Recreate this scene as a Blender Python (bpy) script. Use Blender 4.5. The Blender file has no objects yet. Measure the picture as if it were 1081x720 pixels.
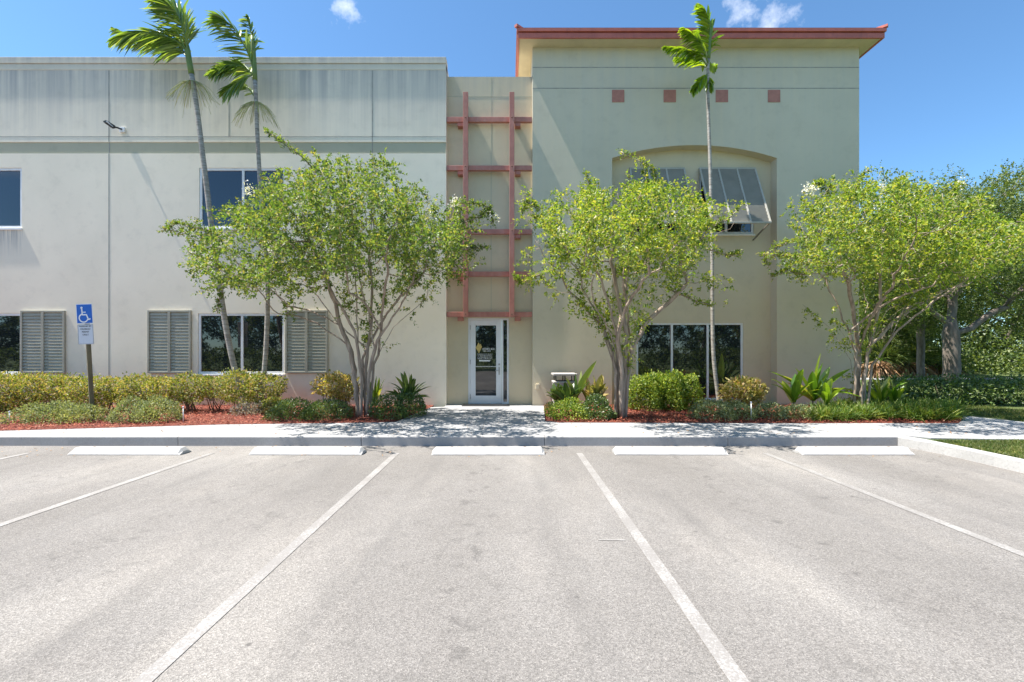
import bpy, bmesh, math, random
import numpy as np
from mathutils import Vector, Matrix
R = math.radians
SC = bpy.context.scene
COL = SC.collection
rng = np.random.default_rng(7)
random.seed(7)

# ------------------------------------------------------------------ camera
F, CX, CY, HC = 500.0, 537.0, 372.0, 1.55      # focal length and vanishing point in photo pixels, eye height
cam = bpy.data.cameras.new('camera')
cam.sensor_width = 36.0
cam.lens = 36.0 * F / 1081.0
cam.shift_x = (540.5 - CX) / 1081.0
cam.shift_y = (CY - 360.0) / 1081.0
cam.clip_end = 3000
camo = bpy.data.objects.new('camera', cam)
camo.location = (0, 0, HC)
camo.rotation_euler = (R(90), 0, 0)
COL.objects.link(camo)
SC.camera = camo

# ------------------------------------------------------------------ light
SUN_D = Vector((0.50, 0.036, -1.0)).normalized()          # the way the light travels
EL = math.asin(-SUN_D.z)
AZ = math.atan2(-SUN_D.x, -SUN_D.y)
SKY, SUN, EXPO = 0.094, 4.2, 1.53
w = bpy.data.worlds.new('World')
SC.world = w
w.use_nodes = True
nt = w.node_tree
bg = nt.nodes['Background']
bg.inputs['Strength'].default_value = SKY
sky = nt.nodes.new('ShaderNodeTexSky')
sky.sky_type = 'NISHITA'
sky.sun_disc = False
sky.sun_elevation = EL
sky.sun_rotation = AZ
sky.air_density = 0.85
sky.dust_density = 0.25
sky.ozone_density = 5.0
tcw = nt.nodes.new('ShaderNodeTexCoord')
def wmath(op, a, b=None, c=None):
    n = nt.nodes.new('ShaderNodeMath'); n.operation = op
    for i, v in enumerate((a, b, c)):
        if v is None: continue
        if isinstance(v, (int, float)): n.inputs[i].default_value = v
        else: nt.links.new(v, n.inputs[i])
    return n.outputs[0]
def cloud_at(d, rad):
    d = Vector(d).normalized()
    n = nt.nodes.new('ShaderNodeVectorMath'); n.operation = 'DISTANCE'
    nt.links.new(tcw.outputs['Generated'], n.inputs[0]); n.inputs[1].default_value = d
    return wmath('SUBTRACT', 1.0, wmath('MINIMUM', wmath('DIVIDE', n.outputs['Value'], rad), 1.0))
noi = nt.nodes.new('ShaderNodeTexNoise')
noi.inputs['Scale'].default_value = 30; noi.inputs['Detail'].default_value = 8; noi.inputs['Roughness'].default_value = 0.6
nt.links.new(tcw.outputs['Generated'], noi.inputs['Vector'])
noi2 = nt.nodes.new('ShaderNodeTexNoise')
noi2.inputs['Scale'].default_value = 5; noi2.inputs['Detail'].default_value = 8
nt.links.new(tcw.outputs['Generated'], noi2.inputs['Vector'])
m1 = cloud_at((-0.338, 1, 0.725), 0.045)
m2 = cloud_at((0.50, 1, 0.725), 0.045)
m3 = cloud_at((0.56, 1, 0.70), 0.045)
mm = wmath('MAXIMUM', m1, wmath('MAXIMUM', m2, m3))
mm = wmath('MULTIPLY', wmath('SUBTRACT', wmath('ADD', wmath('MULTIPLY', mm, 0.8), wmath('MULTIPLY', noi.outputs['Fac'], 2.2)), 1.35), 0.75)
mm = wmath('MULTIPLY', mm, wmath('GREATER_THAN', wmath('MAXIMUM', m1, wmath('MAXIMUM', m2, m3)), 0.001))
sep = nt.nodes.new('ShaderNodeSeparateXYZ')
nt.links.new(tcw.outputs['Generated'], sep.inputs[0])
back = wmath('MULTIPLY', wmath('MULTIPLY', wmath('SUBTRACT', noi2.outputs['Fac'], 0.56), 5.0), wmath('LESS_THAN', sep.outputs['Y'], 0.0))
mm = wmath('MAXIMUM', mm, back)
mm = wmath('MINIMUM', wmath('MAXIMUM', mm, 0.0), 0.8)
mixw = nt.nodes.new('ShaderNodeMixRGB')
tint = nt.nodes.new('ShaderNodeMixRGB'); tint.blend_type = 'MULTIPLY'; tint.inputs[0].default_value = 1.0
tint.inputs[2].default_value = (0.74, 0.93, 0.94, 1)
nt.links.new(sky.outputs[0], tint.inputs[1])
nt.links.new(mm, mixw.inputs[0]); nt.links.new(tint.outputs[0], mixw.inputs[1])
mixw.inputs[2].default_value = (5.5, 5.7, 6.2, 1)
nt.links.new(mixw.outputs[0], bg.inputs['Color'])

sl = bpy.data.lights.new('sun', 'SUN')
sl.energy = SUN
sl.angle = R(0.5)
sl.color = (1.0, 0.955, 0.89)
slo = bpy.data.objects.new('sun', sl)
slo.rotation_euler = SUN_D.to_track_quat('-Z', 'Y').to_euler()
slo.location = (-10, -2, 25)
COL.objects.link(slo)
SC.view_settings.view_transform = 'Standard'
SC.view_settings.look = 'None'
SC.view_settings.exposure = EXPO
SC.view_settings.gamma = 1
SC.cycles.use_denoising = True
SC.cycles.max_bounces = 8
SC.cycles.diffuse_bounces = 4
SC.cycles.sample_clamp_indirect = 6

# ------------------------------------------------------------------ helpers
def P(px, py, Y):
    return Vector(((px - CX) * Y / F, Y, HC - (py - CY) * Y / F))
def G(px, py, z=0.15):
    Y = (HC - z) * F / (py - CY)
    return Vector(((px - CX) * Y / F, Y, z))

def link(o, parent=None):
    COL.objects.link(o)
    if parent is not None:
        o.parent = parent
    return o

def thing(name, label, cat, loc=(0, 0, 0), group=None, rz=0.0):
    o = bpy.data.objects.new(name, None)
    o.empty_display_size = 0.2
    o.location = loc
    o.rotation_euler = (0, 0, rz)
    o['label'] = label; o['category'] = cat
    if group: o['group'] = group
    return link(o)

def tag(o, label, cat, group=None):
    o['label'] = label; o['category'] = cat
    if group: o['group'] = group
    return o

def struct(o, label=None, kind='structure', cat=None):
    o['kind'] = kind
    if label: o['label'] = label
    if cat: o['category'] = cat
    return o

class MB:
    """collects geometry in world space; build() links it as one mesh under its parent"""
    def __init__(s):
        s.v = []; s.f = []; s.n = 0; s.sm = []; s.mi = []
    def add(s, verts, faces, smooth=False, mi=0):
        verts = np.asarray(verts, float).reshape(-1, 3)
        s.v.append(verts)
        for f in faces:
            s.f.append([i + s.n for i in f]); s.sm.append(smooth); s.mi.append(mi)
        s.n += len(verts)
        return s
    def box(s, x0, x1, y0, y1, z0, z1, mi=0):
        vs = [(x0, y0, z0), (x1, y0, z0), (x1, y1, z0), (x0, y1, z0), (x0, y0, z1), (x1, y0, z1), (x1, y1, z1), (x0, y1, z1)]
        return s.add(vs, [(0, 3, 2, 1), (4, 5, 6, 7), (0, 1, 5, 4), (1, 2, 6, 5), (2, 3, 7, 6), (3, 0, 4, 7)], mi=mi)
    def bar(s, a, b, wx, wy, up=(0, 0, 1)):
        a = Vector(a); b = Vector(b); d = (b - a).normalized()
        u = d.cross(Vector(up))
        if u.length < 1e-4: u = d.cross(Vector((0, 1, 0)))
        u.normalize(); v = u.cross(d)
        vs = []
        for p in (a, b):
            for (i, j) in ((-1, -1), (1, -1), (1, 1), (-1, 1)):
                vs.append(p + u * (i * wx / 2) + v * (j * wy / 2))
        return s.add(vs, [(3, 2, 1, 0), (4, 5, 6, 7), (0, 1, 5, 4), (1, 2, 6, 5), (2, 3, 7, 6), (3, 0, 4, 7)])
    def tube(s, pts, rad, k=6, cap=True):
        pts = [Vector(p) for p in pts]
        if not hasattr(rad, '__len__'): rad = [rad] * len(pts)
        n = len(pts); vs = []; fs = []
        prev = None
        for i, p in enumerate(pts):
            d = (pts[min(i + 1, n - 1)] - pts[max(i - 1, 0)])
            if d.length < 1e-9: d = Vector((0, 0, 1))
            d.normalize()
            if prev is None:
                u = d.cross(Vector((0.31, 0.9, 0.2)));
                if u.length < 1e-3: u = d.cross(Vector((1, 0, 0)))
            else:
                u = prev - d * prev.dot(d)
            u.normalize(); prev = u; v = d.cross(u)
            for j in range(k):
                a = 2 * math.pi * j / k
                vs.append(p + (u * math.cos(a) + v * math.sin(a)) * rad[i])
        for i in range(n - 1):
            for j in range(k):
                j2 = (j + 1) % k
                fs.append((i * k + j, i * k + j2, (i + 1) * k + j2, (i + 1) * k + j))
        if cap:
            fs.append(tuple(range(k - 1, -1, -1))); fs.append(tuple((n - 1) * k + j for j in range(k)))
        return s.add(vs, fs, smooth=True)
    def prism(s, poly, z0, z1):
        n = len(poly)
        vs = [(x, y, z0) for x, y in poly] + [(x, y, z1) for x, y in poly]
        fs = [tuple(range(n - 1, -1, -1)), tuple(range(n, 2 * n))]
        for i in range(n):
            j = (i + 1) % n
            fs.append((i, j, n + j, n + i))
        return s.add(vs, fs)
    def build(s, name, mat, parent=None, bevel=0.0, seg=2):
        me = bpy.data.meshes.new(name)
        V = np.concatenate(s.v) if s.v else np.zeros((0, 3))
        if parent is not None:
            r = parent; off = Vector((0, 0, 0))
            while r is not None:
                off += r.location; r = r.parent
            V = V - np.array(off)
        me.from_pydata(V.tolist(), [], s.f)
        mats = mat if isinstance(mat, (list, tuple)) else [mat]
        for m in mats: me.materials.append(m)
        me.polygons.foreach_set('use_smooth', s.sm)
        me.polygons.foreach_set('material_index', s.mi)
        me.update()
        o = bpy.data.objects.new(name, me)
        link(o, parent)
        if bevel:
            b = o.modifiers.new('bevel', 'BEVEL'); b.width = bevel; b.segments = seg; b.limit_method = 'ANGLE'
        return o

def fast_mesh(name, V, T, mat, parent=None, smooth=False):
    """numpy arrays of vertices and triangles (or quads) to one mesh"""
    me = bpy.data.meshes.new(name)
    V = np.asarray(V, np.float32); T = np.asarray(T, np.int32)
    if parent is not None:
        V = V - np.array(parent.location, np.float32)
    k = T.shape[1]
    me.vertices.add(len(V)); me.vertices.foreach_set('co', V.ravel())
    me.loops.add(T.size); me.loops.foreach_set('vertex_index', T.ravel())
    me.polygons.add(len(T)); me.polygons.foreach_set('loop_start', np.arange(0, T.size, k, dtype=np.int32))
    me.polygons.foreach_set('use_smooth', np.full(len(T), smooth))
    me.update(calc_edges=True); me.validate()
    mats = mat if isinstance(mat, (list, tuple)) else [mat]
    for m in mats: me.materials.append(m)
    o = bpy.data.objects.new(name, me)
    return link(o, parent)

def unit(a):
    return a / np.maximum(np.linalg.norm(a, axis=1, keepdims=True), 1e-9)

def leaf_arrays(C, D, Nn, L, W, fold=0.25, droop=0.0):
    """folded leaves: base, left, tip, right, and a mid-rib point; four triangles a leaf"""
    n = len(C)
    D = unit(D); S = unit(np.cross(D, Nn)); U = np.cross(S, D)
    L = np.broadcast_to(L, (n,))[:, None]; W = np.broadcast_to(W, (n,))[:, None]
    mid = C + D * L * 0.45
    l = mid + S * W * 0.5 + U * W * fold
    r = mid - S * W * 0.5 + U * W * fold
    tip = C + D * L - U * L * droop
    V = np.stack([C, l, tip, r], 1).reshape(-1, 3)
    b = (np.arange(n) * 4)[:, None]
    T = np.concatenate([b + np.array([[0, 2, 1]]), b + np.array([[0, 3, 2]])], 1).reshape(-1, 3)
    return V, T

def rdir(n):
    return unit(rng.normal(size=(n, 3)))

# ------------------------------------------------------------------ materials
def newmat(name):
    m = bpy.data.materials.new(name); m.use_nodes = True
    nt = m.node_tree; b = nt.nodes['Principled BSDF']
    return m, nt, b
def N(nt, t, **kw):
    n = nt.nodes.new(t)
    for k, v in kw.items():
        if k in n.inputs: n.inputs[k].default_value = v
        else: setattr(n, k, v)
    return n
def ramp(nt, fac, stops, interp='LINEAR'):
    r = nt.nodes.new('ShaderNodeValToRGB'); r.color_ramp.interpolation = interp
    e = r.color_ramp.elements
    while len(e) > 1: e.remove(e[-1])
    for i, (p, c) in enumerate(stops):
        x = e[0] if i == 0 else e.new(p)
        x.position = p
        if not hasattr(c, '__len__'): c = (c, c, c)
        x.color = (*c, 1)
    nt.links.new(fac, r.inputs[0])
    return r.outputs[0]
def coords(nt, scale=(1, 1, 1), kind='Object'):
    tc = nt.nodes.new('ShaderNodeTexCoord'); mp = nt.nodes.new('ShaderNodeMapping')
    mp.inputs['Scale'].default_value = scale
    nt.links.new(tc.outputs[kind], mp.inputs[0])
    return mp.outputs[0]
def noise(nt, vec, scale, detail=4, rough=0.55):
    n = N(nt, 'ShaderNodeTexNoise', Scale=scale, Detail=detail, Roughness=rough)
    nt.links.new(vec, n.inputs['Vector'])
    return n.outputs['Fac']
def mixc(nt, fac, a, b, mode='MIX'):
    n = nt.nodes.new('ShaderNodeMixRGB'); n.blend_type = mode
    for i, v in enumerate((fac, a, b)):
        if isinstance(v, (int, float)): n.inputs[i].default_value = v
        elif hasattr(v, '__len__'): n.inputs[i].default_value = (*v, 1)
        else: nt.links.new(v, n.inputs[i])
    return n.outputs[0]
def mth(nt, op, a, b=None):
    n = nt.nodes.new('ShaderNodeMath'); n.operation = op
    for i, v in enumerate((a, b)):
        if v is None: continue
        if isinstance(v, (int, float)): n.inputs[i].default_value = v
        else: nt.links.new(v, n.inputs[i])
    return n.outputs[0]
def bump(nt, b, h, strength=0.3, dist=0.01):
    n = N(nt, 'ShaderNodeBump', Strength=strength, Distance=dist)
    nt.links.new(h, n.inputs['Height']); nt.links.new(n.outputs[0], b.inputs['Normal'])

def simple(name, col, rough=0.6, var=0.08, scale=6.0, metallic=0.0, spec=0.5):
    m, nt, b = newmat(name)
    v = coords(nt)
    f = noise(nt, v, scale, 5)
    lo = tuple(c * (1 - var) for c in col); hi = tuple(min(1, c * (1 + var)) for c in col)
    nt.links.new(ramp(nt, f, [(0.3, lo), (0.7, hi)]), b.inputs['Base Color'])
    b.inputs['Roughness'].default_value = rough
    b.inputs['Metallic'].default_value = metallic
    b.inputs['Specular IOR Level'].default_value = spec
    return m

def stucco(name, col, top_z, streak_amt=0.55, depth=2.4, warm=0.0, streak_col=(0.30, 0.30, 0.31), drips=()):
    """painted stucco, grey streaks fading down from the top, small dirt, fine sand bump"""
    m, nt, b = newmat(name)
    v = coords(nt)
    big = noise(nt, v, 0.7, 5)
    base = ramp(nt, big, [(0.3, tuple(c * 0.94 for c in col)), (0.7, tuple(min(1, c * 1.04) for c in col))])
    streak = noise(nt, coords(nt, (3.2, 3.2, 0.07)), 1.3, 7, 0.62)
    fine = noise(nt, coords(nt, (14, 14, 0.5)), 1.0, 5, 0.6)
    sx = nt.nodes.new('ShaderNodeSeparateXYZ')
    nt.links.new(v, sx.inputs[0])
    h = mth(nt, 'DIVIDE', mth(nt, 'SUBTRACT', top_z, sx.outputs['Z']), depth)       # 0 at the top of the wall
    h = mth(nt, 'MAXIMUM', mth(nt, 'MINIMUM', h, 1.0), 0.0)
    h = mth(nt, 'POWER', mth(nt, 'SUBTRACT', 1.0, h), 1.0)
    s = mth(nt, 'ADD', mth(nt, 'MULTIPLY', streak, 1.2), mth(nt, 'MULTIPLY', fine, 0.5))
    s = mth(nt, 'MULTIPLY', mth(nt, 'MAXIMUM', mth(nt, 'SUBTRACT', s, 0.42), 0.0), 1.5)
    s = mth(nt, 'MULTIPLY', mth(nt, 'MULTIPLY', s, h), streak_amt)
    s = mth(nt, 'MINIMUM', s, 0.85)
    c = mixc(nt, s, base, streak_col)
    for (xa, xb, zs_, ln) in drips:
        mx = mth(nt, 'MULTIPLY', mth(nt, 'GREATER_THAN', sx.outputs['X'], xa), mth(nt, 'LESS_THAN', sx.outputs['X'], xb))
        mz = mth(nt, 'MULTIPLY', mth(nt, 'LESS_THAN', sx.outputs['Z'], zs_), mth(nt, 'MAXIMUM', mth(nt, 'SUBTRACT', 1.0, mth(nt, 'DIVIDE', mth(nt, 'SUBTRACT', zs_, sx.outputs['Z']), ln)), 0.0))
        fs = mth(nt, 'MULTIPLY', mth(nt, 'MULTIPLY', mx, mz), ramp(nt, fine, [(0.42, 0.0), (0.62, 0.8)]))
        c = mixc(nt, fs, c, streak_col)
    blot = ramp(nt, noise(nt, v, 2.7, 8, 0.65), [(0.52, 1.0), (0.75, 0.90)])
    c = mixc(nt, 1.0, c, blot, 'MULTIPLY')
    nt.links.new(c, b.inputs['Base Color'])
    b.inputs['Roughness'].default_value = 0.9
    b.inputs['Specular IOR Level'].default_value = 0.2
    hh = mth(nt, 'ADD', noise(nt, v, 55, 3, 0.7), mth(nt, 'MULTIPLY', noise(nt, v, 4, 3), 0.8))
    bump(nt, b, hh, 0.35, 0.008)
    return m

def leafmat(name, cols, trans=0.35, rough=0.5, gloss=0.03):
    m = bpy.data.materials.new(name); m.use_nodes = True
    nt = m.node_tree; nt.nodes.clear()
    g = nt.nodes.new('ShaderNodeNewGeometry')
    n = len(cols)
    c = ramp(nt, g.outputs['Random Per Island'], [(i / max(1, n - 1), k) for i, k in enumerate(cols)])
    c = mixc(nt, 1.0, c, ramp(nt, noise(nt, coords(nt), 2.6, 3, 0.6), [(0.32, (0.68, 0.74, 0.8)), (0.5, (1, 1, 1)), (0.68, (1.28, 1.2, 1.0))]), 'MULTIPLY')
    d = nt.nodes.new('ShaderNodeBsdfDiffuse'); t = nt.nodes.new('ShaderNodeBsdfTranslucent')
    nt.links.new(c, d.inputs['Color'])
    nt.links.new(mixc(nt, 1.0, c, (1.25, 1.2, 0.55), 'MULTIPLY'), t.inputs['Color'])
    mx = nt.nodes.new('ShaderNodeMixShader'); mx.inputs[0].default_value = trans
    nt.links.new(d.outputs[0], mx.inputs[1]); nt.links.new(t.outputs[0], mx.inputs[2])
    gl = nt.nodes.new('ShaderNodeBsdfGlossy'); gl.inputs['Roughness'].default_value = rough
    gl.inputs['Color'].default_value = (1, 1, 1, 1)
    m2 = nt.nodes.new('ShaderNodeMixShader'); m2.inputs[0].default_value = gloss
    nt.links.new(mx.outputs[0], m2.inputs[1]); nt.links.new(gl.outputs[0], m2.inputs[2])
    out = nt.nodes.new('ShaderNodeOutputMaterial'); nt.links.new(m2.outputs[0], out.inputs[0])
    return m

def bark(name, lo, hi, scale=(9, 9, 1.6)):
    m, nt, b = newmat(name)
    f = noise(nt, coords(nt, scale), 2.0, 7, 0.65)
    nt.links.new(ramp(nt, f, [(0.3, lo), (0.5, tuple((a + c) / 2 for a, c in zip(lo, hi))), (0.68, hi)]), b.inputs['Base Color'])
    b.inputs['Roughness'].default_value = 0.85
    bump(nt, b, noise(nt, coords(nt, tuple(3 * s for s in scale)), 2.0, 5), 0.5, 0.01)
    return m

M = {}
M['stucco_white'] = stucco('stucco_white', (0.85, 0.76, 0.615), 9.2, 0.95, 2.3, drips=((-15.2, -12.83, 4.79, .75), (-8.2, -5.88, 4.79, .6)))  # rain streaks under the coping and the sills
M['stucco_band'] = stucco('stucco_band', (0.46, 0.435, 0.325), 9.2, 0.1, 2.4)
M['coping'] = stucco('coping', (0.68, 0.62, 0.51), 9.36, 0.9, 0.35)
M['stucco_tan'] = stucco('stucco_tan', (0.62, 0.53, 0.37), 8.95, 0.45, 1.2)
M['stucco_olive'] = stucco('stucco_olive', (0.61, 0.54, 0.40), 9.7, 0.4, 5.5, streak_col=(0.40, 0.42, 0.41))  # tower tone greyer towards the top, fading out partway down
M['soffit'] = simple('soffit', (0.55, 0.49, 0.34), 0.8, 0.1, 2.0)
M['red_metal'] = simple('red_metal', (0.44, 0.12, 0.085), 0.45, 0.12, 4.0)
M['red_tile'] = simple('red_tile', (0.40, 0.17, 0.13), 0.7, 0.12, 9.0)
M['trellis_red'] = simple('trellis_red', (0.42, 0.165, 0.125), 0.6, 0.14, 5.0)
def faded(m, col):
    nt = m.node_tree; b = nt.nodes['Principled BSDF']; src = b.inputs['Base Color'].links[0].from_socket
    f = ramp(nt, noise(nt, coords(nt, (5, 5, 1.2)), 2.2, 7, 0.7), [(0.50, 0.0), (0.72, 0.6)])
    nt.links.new(mixc(nt, f, src, col), b.inputs['Base Color'])
faded(M['trellis_red'], (0.50, 0.27, 0.22)); faded(M['red_metal'], (0.30, 0.085, 0.07))
M['roofing'] = simple('roofing', (0.40, 0.39, 0.37), 0.9, 0.15, 1.2)
M['reveal'] = simple('reveal', (0.30, 0.29, 0.26), 0.9, 0.2, 6)
M['alum'] = simple('alum', (0.74, 0.745, 0.75), 0.4, 0.05, 3.0, 0.0)
M['shutter'] = simple('shutter', (0.385, 0.365, 0.295), 0.7, 0.1, 3.0, 0.0, 0.2)
M['awning_frame'] = simple('awning_frame', (0.42, 0.395, 0.335), 0.7, 0.06, 3.0, 0.0, 0.2)
M['awning_slat'] = simple('awning_slat', (0.25, 0.235, 0.20), 0.9, 0.1, 3.0, 0.0, 0.05)
M['dark'] = simple('dark', (0.02, 0.02, 0.02), 0.5, 0.2, 5)
M['white_paint'] = simple('white_paint', (0.8, 0.8, 0.79), 0.4, 0.03, 5)
M['gold'] = simple('gold', (0.55, 0.40, 0.12), 0.4, 0.2, 20)
M['steel'] = simple('steel', (0.45, 0.45, 0.45), 0.3, 0.1, 8, 0.9)
M['rust'] = simple('rust', (0.16, 0.08, 0.045), 0.8, 0.3, 40)
M['wood_post'] = bark('wood_post', (0.09, 0.075, 0.045), (0.20, 0.17, 0.10), (6, 6, 0.8))
M['sign_blue'] = simple('sign_blue', (0.012, 0.12, 0.50), 0.35, 0.05, 5)
M['sign_grey'] = simple('sign_grey', (0.58, 0.62, 0.68), 0.4, 0.05, 5)
M['aggregate'] = simple('aggregate', (0.42, 0.39, 0.36), 0.9, 0.35, 60)
M['blossom'] = leafmat('blossom', [(0.75, 0.72, 0.66), (0.85, 0.84, 0.80)], 0.3)
M['rust_leaf'] = leafmat('rust_leaf', [(0.30, 0.16, 0.09), (0.42, 0.28, 0.16)], 0.2)

def glassmat(name, tint, ior=2.0):
    m, nt, b = newmat(name)
    f = noise(nt, coords(nt), 0.8, 2)
    nt.links.new(ramp(nt, f, [(0.3, tuple(t * 0.8 for t in tint)), (0.7, tuple(t * 1.2 for t in tint))]), b.inputs['Base Color'])
    b.inputs['Roughness'].default_value = 0.015
    b.inputs['IOR'].default_value = ior
    bump(nt, b, noise(nt, coords(nt), 1.3, 2), 0.03, 0.02)
    return m
M['glass'] = glassmat('glass', (0.012, 0.016, 0.020), 1.9)
M['glass_upper'] = glassmat('glass_upper', (0.012, 0.020, 0.034), 1.75)

# ground materials
def asphalt():
    m, nt, b = newmat('asphalt')
    v = coords(nt)
    big = noise(nt, coords(nt, (1, 0.45, 1)), 0.55, 6, 0.6)
    base = ramp(nt, big, [(0.30, (0.168, 0.155, 0.141)), (0.5, (0.198, 0.184, 0.169)), (0.72, (0.242, 0.227, 0.209))])
    # aggregate: pale and dark stones of a centimetre, worn free of binder
    vo = N(nt, 'ShaderNodeTexVoronoi', Scale=135.0); nt.links.new(v, vo.inputs['Vector'])
    st = nt.nodes.new('ShaderNodeSeparateXYZ'); nt.links.new(vo.outputs['Color'], st.inputs[0])
    c = mixc(nt, 1.0, base, ramp(nt, st.outputs['X'], [(0.0, 0.68), (0.45, 0.98), (0.8, 1.12), (1.0, 1.4)]), 'MULTIPLY')
    fine = noise(nt, v, 190, 3, 0.8)
    c = mixc(nt, 1.0, c, ramp(nt, fine, [(0.35, 0.72), (0.65, 1.25)]), 'MULTIPLY')
    mid = noise(nt, v, 7.5, 6, 0.7)
    c = mixc(nt, 1.0, c, ramp(nt, mid, [(0.35, 0.96), (0.65, 1.03)]), 'MULTIPLY')
    pale = noise(nt, coords(nt, (0.8, 0.28, 1)), 0.75, 5, 0.62)
    c = mixc(nt, ramp(nt, pale, [(0.50, 0.0), (0.66, 0.55)]), c, mixc(nt, 1.0, c, (1.38, 1.36, 1.32), 'MULTIPLY'))
    dk = noise(nt, coords(nt, (1.0, 0.6, 1)), 1.15, 6, 0.68)
    c = mixc(nt, ramp(nt, dk, [(0.60, 0.0), (0.74, 0.5)]), c, mixc(nt, 1.0, c, (0.66, 0.65, 0.64), 'MULTIPLY'))
    # hair cracks
    wv = noise(nt, v, 2.2, 4, 0.6)
    vm = nt.nodes.new('ShaderNodeVectorMath'); vm.operation = 'ADD'
    nt.links.new(v, vm.inputs[0]); nt.links.new(wv, vm.inputs[1])
    vc = N(nt, 'ShaderNodeTexVoronoi', Scale=0.42); vc.feature = 'DISTANCE_TO_EDGE'
    nt.links.new(vm.outputs[0], vc.inputs['Vector'])
    ck = mth(nt, 'MULTIPLY', ramp(nt, vc.outputs['Distance'], [(0.0, 1.0), (0.0035, 0.0)]), ramp(nt, noise(nt, v, 0.6, 2), [(0.52, 0.0), (0.62, 0.55)]))
    c = mixc(nt, ck, c, (0.06, 0.056, 0.052))
    # oil drips
    oil = noise(nt, v, 1.9, 3, 0.5)
    oil2 = noise(nt, v, 11, 5, 0.7)
    o = mth(nt, 'MULTIPLY', ramp(nt, oil, [(0.60, 0.0), (0.72, 1.0)]), ramp(nt, oil2, [(0.45, 0.0), (0.64, 0.5)]))
    c = mixc(nt, o, c, (0.07, 0.066, 0.062))
    # oil drips down the middle of each bay and two tyre-darkened tracks beside them
    sx = nt.nodes.new('ShaderNodeSeparateXYZ'); nt.links.new(v, sx.inputs[0])
    bay = mth(nt, 'ABSOLUTE', mth(nt, 'SUBTRACT', mth(nt, 'FRACT', mth(nt, 'DIVIDE', mth(nt, 'ADD', sx.outputs['X'], 29.72), 2.8)), 0.5))   # 0 at the bay centre
    drip = mth(nt, 'MULTIPLY', ramp(nt, bay, [(0.03, 1.0), (0.13, 0.0)]), ramp(nt, noise(nt, v, 5.0, 5, 0.6), [(0.56, 0.0), (0.68, 0.45)]))
    spot = N(nt, 'ShaderNodeTexVoronoi', Scale=3.1); nt.links.new(v, spot.inputs['Vector'])
    drip = mth(nt, 'MAXIMUM', drip, mth(nt, 'MULTIPLY', ramp(nt, spot.outputs['Distance'], [(0.03, 0.7), (0.075, 0.0)]), ramp(nt, noise(nt, v, 0.9, 3), [(0.5, 0.0), (0.58, 1.0)])))
    c = mixc(nt, drip, c, (0.065, 0.06, 0.056))
    trk = mth(nt, 'MULTIPLY', ramp(nt, mth(nt, 'ABSOLUTE', mth(nt, 'SUBTRACT', bay, 0.27)), [(0.02, 1.0), (0.075, 0.0)]), ramp(nt, noise(nt, coords(nt, (3, .4, 1)), 1.4, 4), [(0.42, 0.0), (0.66, 0.28)]))
    c = mixc(nt, trk, c, (0.11, 0.104, 0.098))
    nt.links.new(c, b.inputs['Base Color'])
    b.inputs['Roughness'].default_value = 0.88
    b.inputs['Specular IOR Level'].default_value = 0.3
    bump(nt, b, mth(nt, 'ADD', vo.outputs['Distance'], fine), 0.55, 0.006)
    return m
M['asphalt'] = asphalt()
def linepaint():
    m, nt, b = newmat('line_paint')
    v = coords(nt)
    wear = mth(nt, 'ADD', mth(nt, 'MULTIPLY', noise(nt, v, 60, 5, 0.75), 0.75), mth(nt, 'MULTIPLY', noise(nt, v, 3, 3), 0.35))
    vo = N(nt, 'ShaderNodeTexVoronoi', Scale=95.0); nt.links.new(v, vo.inputs['Vector'])
    nt.links.new(mixc(nt, ramp(nt, wear, [(0.38, 0.0), (0.58, 1.0)]), (0.385, 0.372, 0.352), (0.22, 0.205, 0.19)), b.inputs['Base Color'])
    b.inputs['Roughness'].default_value = 0.7
    bump(nt, b, vo.outputs['Distance'], 0.4, 0.004)
    return m
M['line'] = linepaint()
def concrete(name, col, var=0.1):
    m, nt, b = newmat(name)
    v = coords(nt)
    c = ramp(nt, noise(nt, v, 1.1, 7, 0.62), [(0.3, tuple(k * (1 - var) for k in col)), (0.7, tuple(k * (1 + var * 0.6) for k in col))])
    c = mixc(nt, 1.0, c, ramp(nt, noise(nt, v, 45, 4, 0.7), [(0.3, 0.88), (0.7, 1.08)]), 'MULTIPLY')
    c = mixc(nt, 1.0, c, ramp(nt, noise(nt, v, 6, 6, 0.7), [(0.58, 1.0), (0.78, 0.78)]), 'MULTIPLY')
    nt.links.new(c, b.inputs['Base Color'])
    b.inputs['Roughness'].default_value = 0.88
    b.inputs['Specular IOR Level'].default_value = 0.25
    bump(nt, b, noise(nt, v, 80, 4, 0.7), 0.3, 0.004)
    return m
M['concrete'] = concrete('concrete', (0.345, 0.342, 0.340), 0.2)
M['kerb'] = concrete('kerb_concrete', (0.40, 0.385, 0.37), 0.18)
M['stop_paint'] = concrete('stop_paint', (0.43, 0.418, 0.40), 0.18)
def scuffed(m):
    nt = m.node_tree; b = nt.nodes['Principled BSDF']; src = b.inputs['Base Color'].links[0].from_socket
    f = ramp(nt, noise(nt, coords(nt, (1, 5, 6)), 5.0, 7, 0.7), [(0.55, 0.0), (0.70, 0.6)])
    nt.links.new(mixc(nt, f, src, (0.17, 0.16, 0.15)), b.inputs['Base Color'])
scuffed(M['stop_paint'])
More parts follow.
